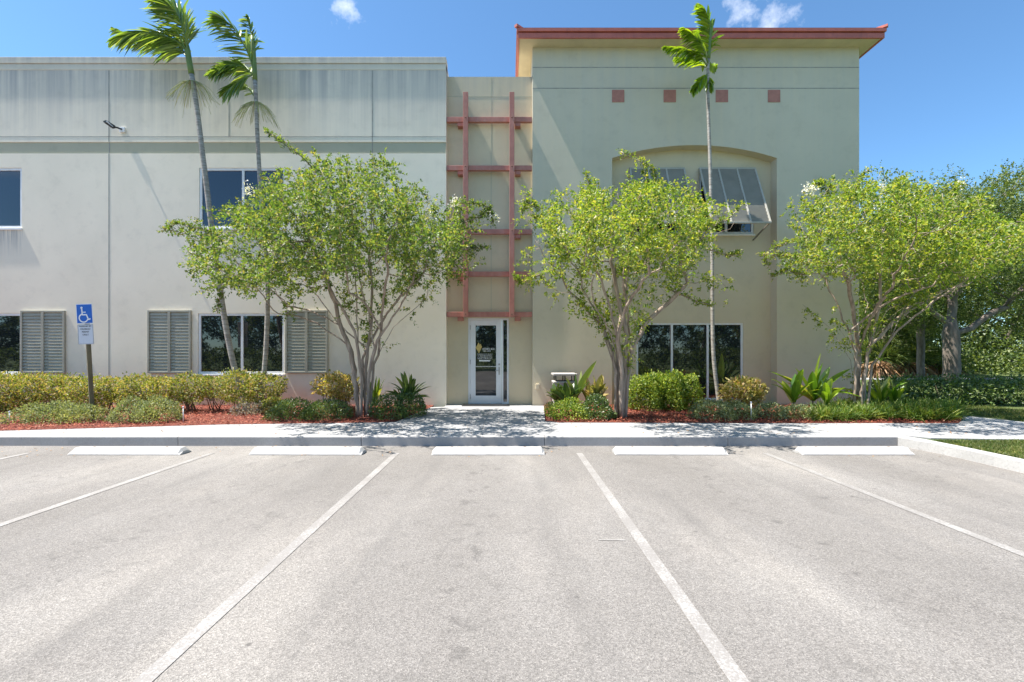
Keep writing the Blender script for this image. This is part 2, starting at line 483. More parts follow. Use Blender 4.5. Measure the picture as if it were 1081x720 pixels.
def grassmat():
    m, nt, b = newmat('lawn')
    v = coords(nt)
    c = ramp(nt, noise(nt, v, 1.6, 8, 0.7), [(0.3, (0.055, 0.085, 0.018)), (0.5, (0.085, 0.12, 0.025)), (0.7, (0.13, 0.14, 0.045))])
    c = mixc(nt, 1.0, c, ramp(nt, noise(nt, v, 60, 4, 0.8), [(0.3, 0.55), (0.7, 1.4)]), 'MULTIPLY')
    nt.links.new(c, b.inputs['Base Color']); b.inputs['Roughness'].default_value = 0.95
    bump(nt, b, noise(nt, v, 70, 4, 0.8), 0.8, 0.03)
    return m
M['lawn'] = grassmat()
def mulchmat():
    m, nt, b = newmat('mulch')
    v = coords(nt)
    c = ramp(nt, noise(nt, v, 22, 6, 0.75), [(0.3, (0.05, 0.012, 0.008)), (0.55, (0.19, 0.045, 0.026)), (0.75, (0.30, 0.09, 0.05))])
    nt.links.new(c, b.inputs['Base Color']); b.inputs['Roughness'].default_value = 0.95
    bump(nt, b, noise(nt, v, 30, 5, 0.8), 0.9, 0.03)
    return m
M['mulch'] = mulchmat()
M['mulch_chip'] = leafmat('mulch_chip', [(0.16, 0.032, 0.02), (0.27, 0.06, 0.034), (0.34, 0.10, 0.055), (0.40, 0.20, 0.13)], 0.0, 0.7, 0.02)

# ------------------------------------------------------------------ ground
def sheet(name, poly, z, mat):
    b = MB(); b.add([(x, y, z) for x, y in poly], [tuple(range(len(poly)))])
    return struct(b.build(name, mat))
sheet('ground', [(-700, -700), (700, -700), (700, 700), (-700, 700)], -0.06, M['lawn'])
sheet('parking_lot', [(-60, -13), (6.62, -13), (6.62, 7.95), (-60, 7.95)], 0.0, M['asphalt'])
b = MB(); b.prism([(6.74, -13), (140, -13), (140, 160), (6.74, 160)], -0.05, 0.13)
struct(b.build('lawn', M['lawn']))
KY = 7.85
WALK = [(-60, KY + .15), (6.62, KY + .15), (6.9, 7.74), (8.2, 7.62), (30, 7.6), (60, 7.6), (60, 8.95), (14, 8.95), (11.2, 9.05), (10.42, 9.45), (10.03, 10.45),
        (8.9, 9.36), (5, 9.36), (1.0, 9.45), (0.74, 9.65), (0.92, 12.45), (-1.66, 12.45), (-1.66, 12.2), (-1.98, 12.1), (-2.28, 9.55), (-2.6, 9.45), (-5.5, 9.2), (-9.05, 8.45), (-14, 8.3), (-60, 8.3)]
b = MB(); b.prism(WALK, -0.02, 0.15)
struct(b.build('walkway', M['concrete']))
b = MB(); b.box(-1.64, 0.61, 12.452, 12.75, -0.02, 0.148)
struct(b.build('entry_landing', M['concrete']))
# control joints cut across the walk
b = MB()
for x in np.arange(-40, 6.5, 1.52):
    yb = 9.36 if x > 1 else (12.4 if -1.6 < x < .7 else float(np.interp(x, [-40, -14, -9.05, -5.5, -2.6], [8.3, 8.3, 8.45, 9.2, 9.45])))
    b.box(x - .005, x + .005, KY + .16, yb, 0.146, 0.1515)
for y in (9.6, 11.0):
    b.box(-1.9, 0.74, y - .005, y + .005, 0.146, 0.1515)
struct(b.build('walkway_joints', M['reveal']))
# kerb: cast lengths with joints
b = MB()
for i, x in enumerate(np.arange(-45, 6.0, 3.04)):
    x1 = min(x + 3.036, 6.62)
    b.box(x, x1, KY, KY + .148, -0.05, 0.152)
struct(b.build('kerb', M['kerb'], bevel=0.012))
b = MB()
kp = [(6.60, -13), (6.60, 6.9), (6.57, 7.35), (6.45, KY - .02), (6.45, KY + .146), (6.62, KY + .14), (6.72, 7.6), (6.75, 6.9), (6.75, -13)]
b.prism(kp[::-1], -0.05, 0.154)
struct(b.build('side_kerb', M['stop_paint'], bevel=0.015))
# stall lines
for x in (-7.38, -4.56, -1.72, 1.085, 3.94, -10.2, -13.0):
    sheet('parking_line', [(x - .046, 1.7), (x + .046, 1.7), (x + .046, 7.28), (x - .046, 7.28)], 0.004, M['line'])
sheet('paint_scuff', [(0.74, 3.90), (0.96, 3.89), (0.96, 3.92), (0.74, 3.925)], 0.004, M['line'])
# far path through the trees
sheet('path', [(10, 24.6), (60, 24.6), (60, 26.2), (10, 26.2)], 0.14, M['concrete'])

# mulch beds: lumpy sheet and loose chips
def bed(name, poly, n, seed):
    xs = [p[0] for p in poly]; ys = [p[1] for p in poly]
    def inside(X, Y):
        r = np.zeros(len(X), bool); m = len(poly)
        for i in range(m):
            x0, y0 = poly[i]; x1, y1 = poly[(i + 1) % m]
            c = ((y0 > Y) != (y1 > Y)) & (X < (x1 - x0) * (Y - y0) / (y1 - y0 + 1e-12) + x0)
            r ^= c
        return r
    g = np.random.default_rng(seed)
    bm = MB(); bm.prism(poly, 0.0, 0.153)
    o = bm.build(name, M['mulch']); struct(o)
    X = g.uniform(max(min(xs), -15), max(xs), n); Y = g.uniform(min(ys), max(ys), n)
    k = inside(X, Y); X = X[k]; Y = Y[k]; m = len(X)
    D = np.stack([g.normal(size=m), g.normal(size=m), g.normal(size=m) * .35], 1)
    Nn = np.stack([g.normal(size=m) * .4, g.normal(size=m) * .4, np.ones(m)], 1)
    C = np.stack([X, Y, 0.158 + g.uniform(0, .03, m) + .012 * np.sin(X * 5) * np.sin(Y * 6)], 1)
    V, T = leaf_arrays(C, D, Nn, g.uniform(.03, .085, m), g.uniform(.01, .022, m), 0.1)
    c = fast_mesh('mulch_chips', V, T, M['mulch_chip'])
    struct(c, None, 'stuff')
bed('mulch_bed', [(-60, 8.3), (-14, 8.3), (-9.05, 8.45), (-5.5, 9.2), (-2.6, 9.45), (-2.28, 9.55), (-1.98, 12.1), (-1.98, 12.49), (-60, 12.49)], 26000, 3)
bed('mulch_bed', [(0.76, 9.66), (1.0, 9.46), (5, 9.37), (8.9, 9.37), (9.6, 10.0), (9.75, 11.2), (9.4, 12.49), (0.95, 12.49)], 22000, 4)

# short grass near the camera side
def grass(name, rects, n, h, seed):
    g = np.random.default_rng(seed)
    C = []
    tot = sum((a[1] - a[0]) * (a[3] - a[2]) for a in rects)
    for (x0, x1, y0, y1) in rects:
        k = int(n * (x1 - x0) * (y1 - y0) / tot)
        C.append(np.stack([g.uniform(x0, x1, k), g.uniform(y0, y1, k), np.full(k, .128)], 1))
    C = np.concatenate(C); m = len(C)
    D = np.stack([g.normal(size=m) * .55, g.normal(size=m) * .55, np.ones(m)], 1)
    V, T = leaf_arrays(C, D, unit(g.normal(size=(m, 3))), g.uniform(.5, 1.2, m) * h, g.uniform(.006, .011, m), 0.0, .25)
    o = fast_mesh(name, V, T, M['blade'])
    return struct(o, None, 'stuff')
M['blade'] = leafmat('blade', [(0.07, 0.12, 0.02), (0.11, 0.17, 0.03), (0.17, 0.20, 0.05), (0.28, 0.26, 0.11)], 0.3)
grass('grass', [(6.78, 9.5, 4.2, 7.55)], 42000, 0.055, 5)
grass('grass', [(10.5, 15.5, 9.3, 11.6), (9.0, 12.5, 10.6, 13.5)], 26000, 0.07, 6)

# ------------------------------------------------------------------ office building
WY = 12.5                     # front of the white wing and the tower
EY = 12.72                    # entrance bay, set back
RY = 12.80                    # back of the arched recess
bld = thing('office_building', 'two storey stucco office building, white wing left, olive tower with red eave right', 'building', (0, WY, 0))

def wall_grid(mb, x0, x1, z0, z1, y, holes, depth):
    xs = sorted({x0, x1, *[h[0] for h in holes], *[h[1] for h in holes]})
    zs = sorted({z0, z1, *[h[2] for h in holes], *[h[3] for h in holes]})
    for i in range(len(xs) - 1):
        for j in range(len(zs) - 1):
            cx, cz = (xs[i] + xs[i + 1]) / 2, (zs[j] + zs[j + 1]) / 2
            if any(h[0] < cx < h[1] and h[2] < cz < h[3] for h in holes): continue
            mb.add([(xs[i], y, zs[j]), (xs[i + 1], y, zs[j]), (xs[i + 1], y, zs[j + 1]), (xs[i], y, zs[j + 1])], [(0, 1, 2, 3)])
    for (a, c, e, f) in holes:
        q = y + depth
        mb.add([(a, y, e), (c, y, e), (c, q, e), (a, q, e)], [(0, 1, 2, 3)])
        mb.add([(a, y, f), (a, q, f), (c, q, f), (c, y, f)], [(0, 1, 2, 3)])
        mb.add([(a, y, e), (a, q, e), (a, q, f), (a, y, f)], [(0, 1, 2, 3)])
        mb.add([(c, y, e), (c, y, f), (c, q, f), (c, q, e)], [(0, 1, 2, 3)])

LX0, LX1, LTOP = -24.0, -1.65, 9.16
UW = (4.83, 6.42); LW = (0.98, 2.58)
lh = [(-15.2, -12.85, *UW), (-8.17, -5.90, *UW), (-15.2, -12.86, *LW), (-8.20, -5.92, *LW), (-21.5, -19.2, *UW), (-21.5, -19.2, *LW)]
b = MB()
b1 = MB()
wall_grid(b1, LX0, LX1, 0, 6.80, WY, lh, 0.12)
wall_grid(b1, LX0, LX1, 7.10, LTOP, WY, [], 0.12)
b1.add([(LX0, WY, 6.8), (LX1, WY, 6.8), (LX1, WY + .02, 6.8), (LX0, WY + .02, 6.8)], [(0, 1, 2, 3)])
b1.add([(LX0, WY, 7.1), (LX0, WY + .02, 7.1), (LX1, WY + .02, 7.1), (LX1, WY, 7.1)], [(0, 1, 2, 3)])
# right return, left return and back
b1.add([(LX1, WY, 0), (LX1, 26, 0), (LX1, 26, LTOP), (LX1, WY, LTOP)], [(0, 1, 2, 3)])
b1.add([(LX0, WY, 0), (LX0, WY, LTOP), (LX0, 26, LTOP), (LX0, 26, 0)], [(0, 1, 2, 3)])
b1.add([(LX0, 26, 0), (LX0, 26, LTOP), (LX1, 26, LTOP), (LX1, 26, 0)], [(0, 1, 2, 3)])
b1.build('wall', M['stucco_white'], bld)
b = MB(); b.add([(LX0, WY + .02, 6.8), (LX1 - .001, WY + .02, 6.8), (LX1 - .001, WY + .02, 7.1), (LX0, WY + .02, 7.1)], [(0, 1, 2, 3)])
b.build('wall_band', M['stucco_band'], bld)
b = MB(); b.box(LX0 - .03, LX1 + .0, WY - .035, WY + .30, LTOP + .002, 9.33); b.box(LX0 - .03, LX1, WY - .012, WY + .28, 9.0, LTOP)
b.build('coping', M['coping'], bld, bevel=0.01)
b = MB(); b.box(LX0 + .1, LX1 - .05, WY + .31, 25.9, 8.7, 8.75); b.build('roof', M['roofing'], bld)
# joints in the stucco
b = MB()
for x, z0, z1 in ((-10.55, 0.2, 6.795), (-10.55, 7.105, 8.99), (-7.38, 7.25, 8.6), (-3.6, 6.0, 6.795), (-3.6, 7.105, 8.99), (-16.9, .2, 6.79)):
    b.box(x - .012, x + .012, WY - .003, WY + .002, z0, z1)
b.box(-10.55 - .012, -10.55 + .012, WY + .014, WY + .024, 6.8, 7.1); b.box(-3.6 - .012, -3.6 + .012, WY + .014, WY + .024, 6.8, 7.1)
b.box(LX0, LX1, WY - .003, WY + .002, 7.235, 7.25)
b.build('wall_joint', M['reveal'], bld)

def window(x0, x1, z0, z1, y, mull, mat, name='window', fw=0.062, sill=True, label=None):
    """frame as the part; panes and sill below it"""
    f = MB()
    d0, d1 = y + .02, y + .085
    f.box(x0, x1, d0, d1, z0, z0 + fw); f.box(x0, x1, d0, d1, z1 - fw, z1)
    f.box(x0, x0 + fw, d0, d1, z0 + fw, z1 - fw); f.box(x1 - fw, x1, d0, d1, z0 + fw, z1 - fw)
    for mx in mull: f.box(mx - fw / 2, mx + fw / 2, d0, d1, z0 + fw, z1 - fw)
    fo = f.build(name, M['alum'], bld, bevel=0.004)
    if label: fo['label'] = label
    ed = [x0 + fw] + [m for mx in mull for m in (mx - fw / 2, mx + fw / 2)] + [x1 - fw]
    p = MB()
    for i in range(0, len(ed), 2):
        p.box(ed[i] - .004, ed[i + 1] + .004, y + .05, y + .062, z0 + fw - .004, z1 - fw + .004)
    p.build('pane', mat, fo)
    if sill:
        s = MB(); s.box(x0 - .02, x1 + .02, y - .035, y + .019, z0 - .05, z0 - .002)
        s.build('sill', M['white_paint'], fo, bevel=0.006)
    return fo
window(-15.2, -12.85, *UW, WY, [-14.05], M['glass_upper'])
window(-8.17, -5.90, *UW, WY, [-7.02], M['glass_upper'])
window(-15.2, -12.86, *LW, WY, [-14.05], M['glass'])
window(-8.20, -5.92, *LW, WY, [-7.05], M['glass'])
window(-21.5, -19.2, *UW, WY, [-20.35], M['glass_upper'])
window(-21.5, -19.2, *LW, WY, [-20.35], M['glass'])

def shutter(x0, x1, z0, z1, y):
    f = MB(); t = .05
    y0, y1 = y - .055, y - .004
    f.box(x0, x0 + t, y0, y1, z0, z1); f.box(x1 - t, x1, y0, y1, z0, z1)
    xm = (x0 + x1) / 2; f.box(xm - .035, xm + .035, y0, y1, z0, z1)
    for (a, c) in ((x0 + t, xm - .035), (xm + .035, x1 - t)):
        f.box(a, c, y0, y1, z0, z0 + t); f.box(a, c, y0, y1, z1 - t, z1)
    o = f.build('shutter', M['shutter'], bld, bevel=0.004)
    s = MB()
    n = 19
    for (a, c) in ((x0 + t, xm - .035), (xm + .035, x1 - t)):
        for i in range(n):
            z = z0 + t + (i + .5) * (z1 - z0 - 2 * t) / n; h = (z1 - z0 - 2 * t) / n
            s.add([(a, y0 + .008, z - h * .55), (c, y0 + .008, z - h * .55), (c, y1 - .008, z + h * .55), (a, y1 - .008, z + h * .55),
                   (a, y0 + .016, z - h * .55), (c, y0 + .016, z - h * .55), (c, y1, z + h * .55), (a, y1, z + h * .55)],
                  [(0, 1, 2, 3), (7, 6, 5, 4), (0, 4, 5, 1), (2, 6, 7, 3)])
        s.box(a, c, y1, y1 + .002, z0 + t, z1 - t)
    s.build('louvres', M['shutter'], o)
    return o
shutter(-12.84, -11.68, 1.0, 2.65, WY)
shutter(-9.50, -8.36, 1.0, 2.66, WY)
shutter(-5.88, -4.76, 1.0, 2.66, WY)

# entrance bay
ETOP = 8.95
EX0, EX1 = LX1, 0.628
DX0, DX1, DZ = -1.09, 0.005, 2.47
b = MB()
wall_grid(b, EX0, EX1, 0.1, ETOP, EY, [(DX0, DX1, 0.1, DZ)], 0.14)
b.add([(EX0, EY, ETOP), (EX1, EY, ETOP), (EX1, EY + .3, ETOP), (EX0, EY + .3, ETOP)], [(0, 1, 2, 3)])
b.add([(EX0, EY + .3, ETOP), (EX1, EY + .3, ETOP), (EX1, EY + .3, 8.5), (EX0, EY + .3, 8.5)], [(0, 1, 2, 3)])
b.add([(EX0, EY + .3, 8.5), (EX1, EY + .3, 8.5), (EX1, 26, 8.5), (EX0, 26, 8.5)], [(0, 1, 2, 3)])
b.build('entrance_wall', M['stucco_tan'], bld)
b = MB()
for x in (-0.47,):
    b.box(x - .008, x + .008, EY - .003, EY + .002, 2.62, ETOP - .02)
for z in (8.42,):
    b.box(EX0 + .002, EX1 - .002, EY - .003, EY + .002, z - .007, z + .007)
b.build('wall_joint', M['stucco_band'], bld)

# trellis in front of the bay
zb = [P(0, y, EY - .16).z for y in (127, 178, 245, 289.5, 332)]
tro = bpy.data.objects.new('trellis', None); tro.empty_display_size = .2
tro.location = Vector((-.52, EY, 2.6)) - bld.location; link(tro, bld)
for z in zb:
    q = MB(); q.box(EX0 + .012, EX1 - .012, EY - .215, EY - .115, z - .065, z + .065); q.build('beam', M['trellis_red'], tro, bevel=0.006)
XV = (-1.13, 0.085)
for x in XV:
    q = MB(); q.box(x - .065, x + .065, EY - .32, EY - .218, zb[-1] - .075, P(0, 98, EY - .27).z); q.build('upright', M['trellis_red'], tro, bevel=0.006)
for x in (-1.28, 0.24):
    for z in zb:
        q = MB(); q.box(x - .075, x + .075, EY - .19, EY, z - .165, z - .067); q.build('bracket', M['trellis_red'], tro, bevel=0.004)
for x in XV:
    for z in zb:
        q = MB(); q.tube([(x, EY - .319, z), (x, EY - .331, z)], .018, 6); q.build('bolt', M['rust'], tro)

# door and sidelight
f = MB(); y0, y1 = EY + .02, EY + .11
SX = DX0 + 0.90
f.box(DX0, DX0 + .05, y0, y1, .15, DZ); f.box(DX1 - .05, DX1, y0, y1, .15, DZ); f.box(DX0 + .05, DX1 - .05, y0, y1, DZ - .05, DZ)
f.box(SX, SX + .045, y0, y1, .15, DZ - .05); f.box(SX + .045, DX1 - .05, y0, y1, .15, .22)
dfo = f.build('door_frame', M['alum'], bld, bevel=0.004)
p = MB(); p.box(SX + .045, DX1 - .05, y0 + .04, y0 + .052, .22, DZ - .05); p.build('sidelight_pane', M['glass'], dfo)
d = MB(); a, c = DX0 + .054, SX - .004; dz0, dz1 = .165, DZ - .054; yd0, yd1 = EY + .028, EY + .078
st = .145
d.box(a, a + st, yd0, yd1, dz0, dz1); d.box(c - st, c, yd0, yd1, dz0, dz1)
d.box(a + st, c - st, yd0, yd1, dz0, dz0 + .22); d.box(a + st, c - st, yd0, yd1, dz1 - .14, dz1)
door = d.build('door', M['alum'], bld, bevel=0.005)
p = MB(); p.box(a + st - .003, c - st + .003, yd0 + .02, yd0 + .03, dz0 + .217, dz1 - .137); p.build('door_glass', M['glass'], door)
p = MB(); zpb = P(0, 387, EY).z; p.box(a + st, c - st, yd0 + .006, yd0 + .0185, zpb - .012, zpb + .012); p.build('push_bar', M['steel'], door)
h = MB(); hx = c - .06; hz = P(0, 391, EY).z
h.box(hx - .022, hx + .022, yd0 - .006, yd0 - .0005, hz - .12, hz + .09); h.tube([(hx, yd0, hz), (hx, yd0 - .05, hz), (hx - .10, yd0 - .052, hz - .005)], .011, 8)
h.tube([(hx, yd0 - .001, hz + .16), (hx, yd0 - .015, hz + .16)], .025, 12)
h.build('handle', M['steel'], door)
for z in (dz0 + .2, (dz0 + dz1) / 2, dz1 - .2):
    h = MB(); h.tube([(a + .004, yd0 - .008, z - .06), (a + .004, yd0 - .008, z + .06)], .011, 8); h.build('hinge', M['steel'], door)
# gold crest and white lettering on the door glass
def D_(px, py): return P(px, py, EY + .04)
cr = MB(); yy = yd0 + .0165
def poly_decal(mb, pts, y=yy):
    q = [(p.x, y, p.z) for p in pts]
    n = len(q); q2 = [(x, y + .0025, z) for x, y, z in q]
    mb.add(q + q2, [tuple(range(n)), tuple(range(2 * n - 1, n - 1, -1))] + [(i, (i + 1) % n, n + (i + 1) % n, n + i) for i in range(n)])
crest = [(501.6, 364.2), (502.6, 366.5), (503.9, 364.0), (505.2, 361.6), (506.3, 363.8), (507.6, 363.0), (508.8, 366.2), (507.2, 369.2), (505.6, 373.0), (503.8, 369.6), (502.4, 368.0)]
poly_decal(cr, [D_(x, y) for x, y in crest])
cr.build('crest_emblem', M['gold'], door)
lt = MB(); g = random.Random(11)
def glyph_row(mb, x0, x1, ya, yb, step):
    x = x0
    while x < x1 - step * .4:
        wd = step * g.uniform(.5, .8)
        k = g.choice('IHLTEOC')
        t = step * .22
        def rr(xa, xb, za, zb): poly_decal(mb, [D_(xa, za), D_(xb, za), D_(xb, zb), D_(xa, zb)])
        if k != 'T': rr(x, x + t, ya, yb)
        else: rr(x + wd / 2 - t / 2, x + wd / 2 + t / 2, ya + t, yb); rr(x, x + wd, ya, ya + t)
        if k in 'HO': rr(x + wd - t, x + wd, ya, yb)
        if k in 'LEOC': rr(x + t, x + wd - (t if k == 'O' else 0), yb - t, yb)
        if k in 'EOC': rr(x + t, x + wd - (t if k == 'O' else 0), ya, ya + t)
        if k in 'HE': rr(x + t, x + wd - (t if k == 'H' else 0), (ya + yb) / 2 - t / 2, (ya + yb) / 2 + t / 2)
        x += step
glyph_row(lt, 509.6, 521.4, 367.4, 369.4, 1.25)
glyph_row(lt, 509.8, 518.5, 370.0, 371.2, 0.95)
for k in range(4): glyph_row(lt, 504.2, 519.6, 373.4 + k * 1.55, 374.4 + k * 1.55, 0.75)
poly_decal(lt, [D_(505.5, 380.0), D_(518, 380.0), D_(517, 381.5), D_(506, 381.5)])
lt.build('window_lettering', M['white_paint'], door)

# tower
TX0, TX1, TTOP = 0.63, 9.25, 9.60
AX0, AX1, AZS, AZP = 2.73, 7.08, 6.68, 7.02
TB = 26.0
b = MB()
def tq(*v): b.add(v, [(0, 1, 2, 3)])
tq((TX0, WY, 0), (AX0, WY, 0), (AX0, WY, TTOP), (TX0, WY, TTOP))
tq((AX1, WY, 0), (TX1, WY, 0), (TX1, WY, TTOP), (AX1, WY, TTOP))
NA = 28
ax = [AX0 + (AX1 - AX0) * i / NA for i in range(NA + 1)]
half = (AX1 - AX0) / 2; rise = AZP - AZS; rad = (half * half + rise * rise) / (2 * rise)
az = [AZP - rad + math.sqrt(rad * rad - (x - (AX0 + AX1) / 2) ** 2) for x in ax]
for i in range(NA):
    tq((ax[i], WY, az[i]), (ax[i + 1], WY, az[i + 1]), (ax[i + 1], WY, TTOP), (ax[i], WY, TTOP))
    tq((ax[i], WY, az[i]), (ax[i], RY, az[i]), (ax[i + 1], RY, az[i + 1]), (ax[i + 1], WY, az[i + 1]))
tq((AX0, WY, 0), (AX0, RY, 0), (AX0, RY, AZS), (AX0, WY, AZS))
tq((AX1, WY, 0), (AX1, WY, AZS), (AX1, RY, AZS), (AX1, RY, 0))
tq((TX0, WY, 0), (TX0, WY, TTOP), (TX0, TB, TTOP), (TX0, TB, 0))
tq((TX1, WY, 0), (TX1, TB, 0), (TX1, TB, TTOP), (TX1, WY, TTOP))
tq((TX0, TB, 0), (TX0, TB, TTOP), (TX1, TB, TTOP), (TX1, TB, 0))
b.build('tower_wall', M['stucco_olive'], bld)
AW1 = (3.27, 4.72); AW2 = (5.15, 6.63); AWZ = (4.75, 6.45)
TWX = (3.45, 6.34); TWZ = (0.26, 2.35)
b = MB()
wall_grid(b, AX0, AX1, 0, 7.1, RY, [(*AW1, *AWZ), (*AW2, *AWZ), (*TWX, *TWZ)], 0.12)
b.build('recess_wall', M['stucco_tan'], bld)
b = MB()
for z in (9.07, 8.52): b.box(TX0 + .002, TX1 - .002, WY - .003, WY + .002, z - .011, z + .011)
b.build('wall_joint', M['reveal'], bld)
for px in (652.5, 707, 762, 817):
    x = (px - CX) / 40; z = HC + (CY - 101.5) / 40
    t = MB(); t.box(x - .162, x + .162, WY - .014, WY - .001, z - .162, z + .162)
    t.build('accent_tile', M['red_tile'], bld, bevel=0.003)
window(*TWX, *TWZ, RY, [4.42, 5.39], M['glass'], fw=.055, sill=False)
window(*AW1, *AWZ, RY, [(AW1[0] + AW1[1]) / 2], M['glass'])
window(*AW2, *AWZ, RY, [(AW2[0] + AW2[1]) / 2], M['glass'])

# eave and roof
OV = 0.40
ex0, ex1, ey0, ey1, ez = TX0 - OV, TX1 + OV - .04, WY - OV, TB + OV, 9.60
b = MB()
b.box(ex0 + .05, ex1 - .05, ey0 + .05, ey1 - .05, ez + .0, ez + .06)
b.build('soffit', M['soffit'], bld)
b = MB()
for (z0, z1, o) in ((ez - .015, ez + .115, 0.0), (ez + .115, ez + .14, -.025), (ez + .14, ez + .225, 0.03)):
    t = .05
    b.box(ex0 - o, ex1 + o, ey0 - o, ey0 + t, z0, z1); b.box(ex0 - o, ex1 + o, ey1 - t, ey1 + o, z0, z1)
    b.box(ex0 - o, ex0 + t, ey0 + t, ey1 - t, z0, z1); b.box(ex1 - t, ex1 + o, ey0 + t, ey1 - t, z0, z1)
b.build('fascia', M['red_metal'], bld, bevel=0.006)
b = MB()
hx = (ex0 + ex1) / 2
b.add([(ex0 - .03, ey0 - .03, ez + .226), (ex1 + .03, ey0 - .03, ez + .226), (ex1 + .03, ey1, ez + .226), (ex0 - .03, ey1, ez + .226), (hx, ey0 + 4.6, ez + .66), (hx, ey1 - 4.6, ez + .66)],
      [(0, 1, 4), (1, 2, 5, 4), (2, 3, 5), (3, 0, 4, 5)])
b.build('roof', M['red_metal'], bld)
for x, sx in ((ex0 - .03, -1), (ex1 + .03, 1)):
    b = MB(); b.bar((x + sx * .02, ey0 - .04, ez + .275), (x - sx * .8, ey0 + .8, ez + .34), .09, .06)
    b.build('hip_cap', M['red_metal'], bld)

def awning(x0, x1):
    zt, zb_, yt, yb = 6.50, 4.84, RY - .04, 12.0
    f = MB()
    n = 3; w_ = (x1 - x0) / n
    for i in range(n + 1):
        x = x0 + i * w_
        f.bar((x, yt, zt), (x, yb, zb_), .045, .05, (0, 1, 0))
    f.bar((x0 - .022, yt, zt), (x1 + .022, yt, zt), .05, .05); f.bar((x0 - .022, yb, zb_), (x1 + .022, yb, zb_), .05, .05)
    o = f.build('awning', M['awning_frame'], bld, bevel=0.004)
    s = MB(); d = Vector((0, yb - yt, zb_ - zt)); L = d.length; d.normalize(); nn = Vector((0, d.z, -d.y)); 
    if nn.y > 0: nn = -nn
    k = 17
    for i in range(n):
        a, c = x0 + i * w_ + .024, x0 + (i + 1) * w_ - .024
        for j in range(k):
            p0 = Vector((0, yt, zt)) + d * (.03 + (L - .06) * j / k) + nn * .02
            p1 = Vector((0, yt, zt)) + d * (.03 + (L - .06) * (j + 1.15) / k) - nn * .02
            q = Vector((0, -.002, -.006))
            s.add([(a, p0.y, p0.z), (c, p0.y, p0.z), (c, p1.y, p1.z), (a, p1.y, p1.z), (a, p0.y + .004, p0.z - .008), (c, p0.y + .004, p0.z - .008), (c, p1.y + .004, p1.z - .008), (a, p1.y + .004, p1.z - .008)],
                  [(0, 1, 2, 3), (7, 6, 5, 4), (0, 4, 5, 1), (2, 6, 7, 3)])
    s.build('louvres', M['awning_slat'], o)
    for x in (x0 + .03, x1 - .03):
        t = MB(); t.bar((x, yb + .03, zb_ - .02), (x, RY - .005, 4.58), .03, .03); t.build('strut', M['awning_slat'], o)
awning(*AW1); awning(*AW2)
# little outlet box on the tower wall
ob = MB(); q = P(567.5, 408, WY); ob.box(q.x - .05, q.x + .05, WY - .05, WY - .001, q.z - .07, q.z + .07)
ob.build('outlet_box', M['stucco_olive'], bld, bevel=0.006)

# floodlight on the white wall
c0 = P(124, 137, WY)
fl = thing('floodlight', 'dark bronze floodlight on an arm high on the white wall', 'light', (c0.x, WY, c0.z))
fz = c0.z; fx = c0.x + .06
b = MB(); b.box(fx + .02, fx + .16, WY - .05, WY - .002, fz - .08, fz + .05); b.build('base_plate', M['alum'], fl, bevel=0.005)
b = MB(); b.tube([(fx + .09, WY - .05, fz - .01), (fx + .05, WY - .14, fz - .01), (fx + .0, WY - .22, fz - .02)], .022, 8); b.build('arm', M['dark'], fl)
b = MB()
hp = [(-.22, -.40, .10), (-.06, -.44, .11), (.11, -.24, .0), (-.05, -.18, .0), (-.22, -.38, .05), (-.08, -.42, .045), (.10, -.24, -.10), (-.04, -.19, -.09)]
hp = [(x * .72, (y + .18) * .72 - .18, z * .75) for x, y, z in hp]
b.add([(fx + x, WY + y, fz + z) for x, y, z in hp], [(0, 1, 2, 3), (7, 6, 5, 4), (0, 4, 5, 1), (1, 5, 6, 2), (2, 6, 7, 3), (3, 7, 4, 0)])
b.build('lamp_housing', M['dark'], fl, bevel=0.01)
b = MB()
hq = [Vector(hp[i]) for i in (0, 1, 2, 6, 5, 4)]; hc_ = sum(hq, Vector()) / 6
b.add([(fx + (p.x - hc_.x) * .72 + hc_.x, WY + (p.y - hc_.y) * .72 + hc_.y - .012, fz + (p.z - hc_.z) * .72 + hc_.z) for p in hq], [(0, 1, 2, 3, 4, 5)])
b.build('lens', M['sign_grey'], fl)

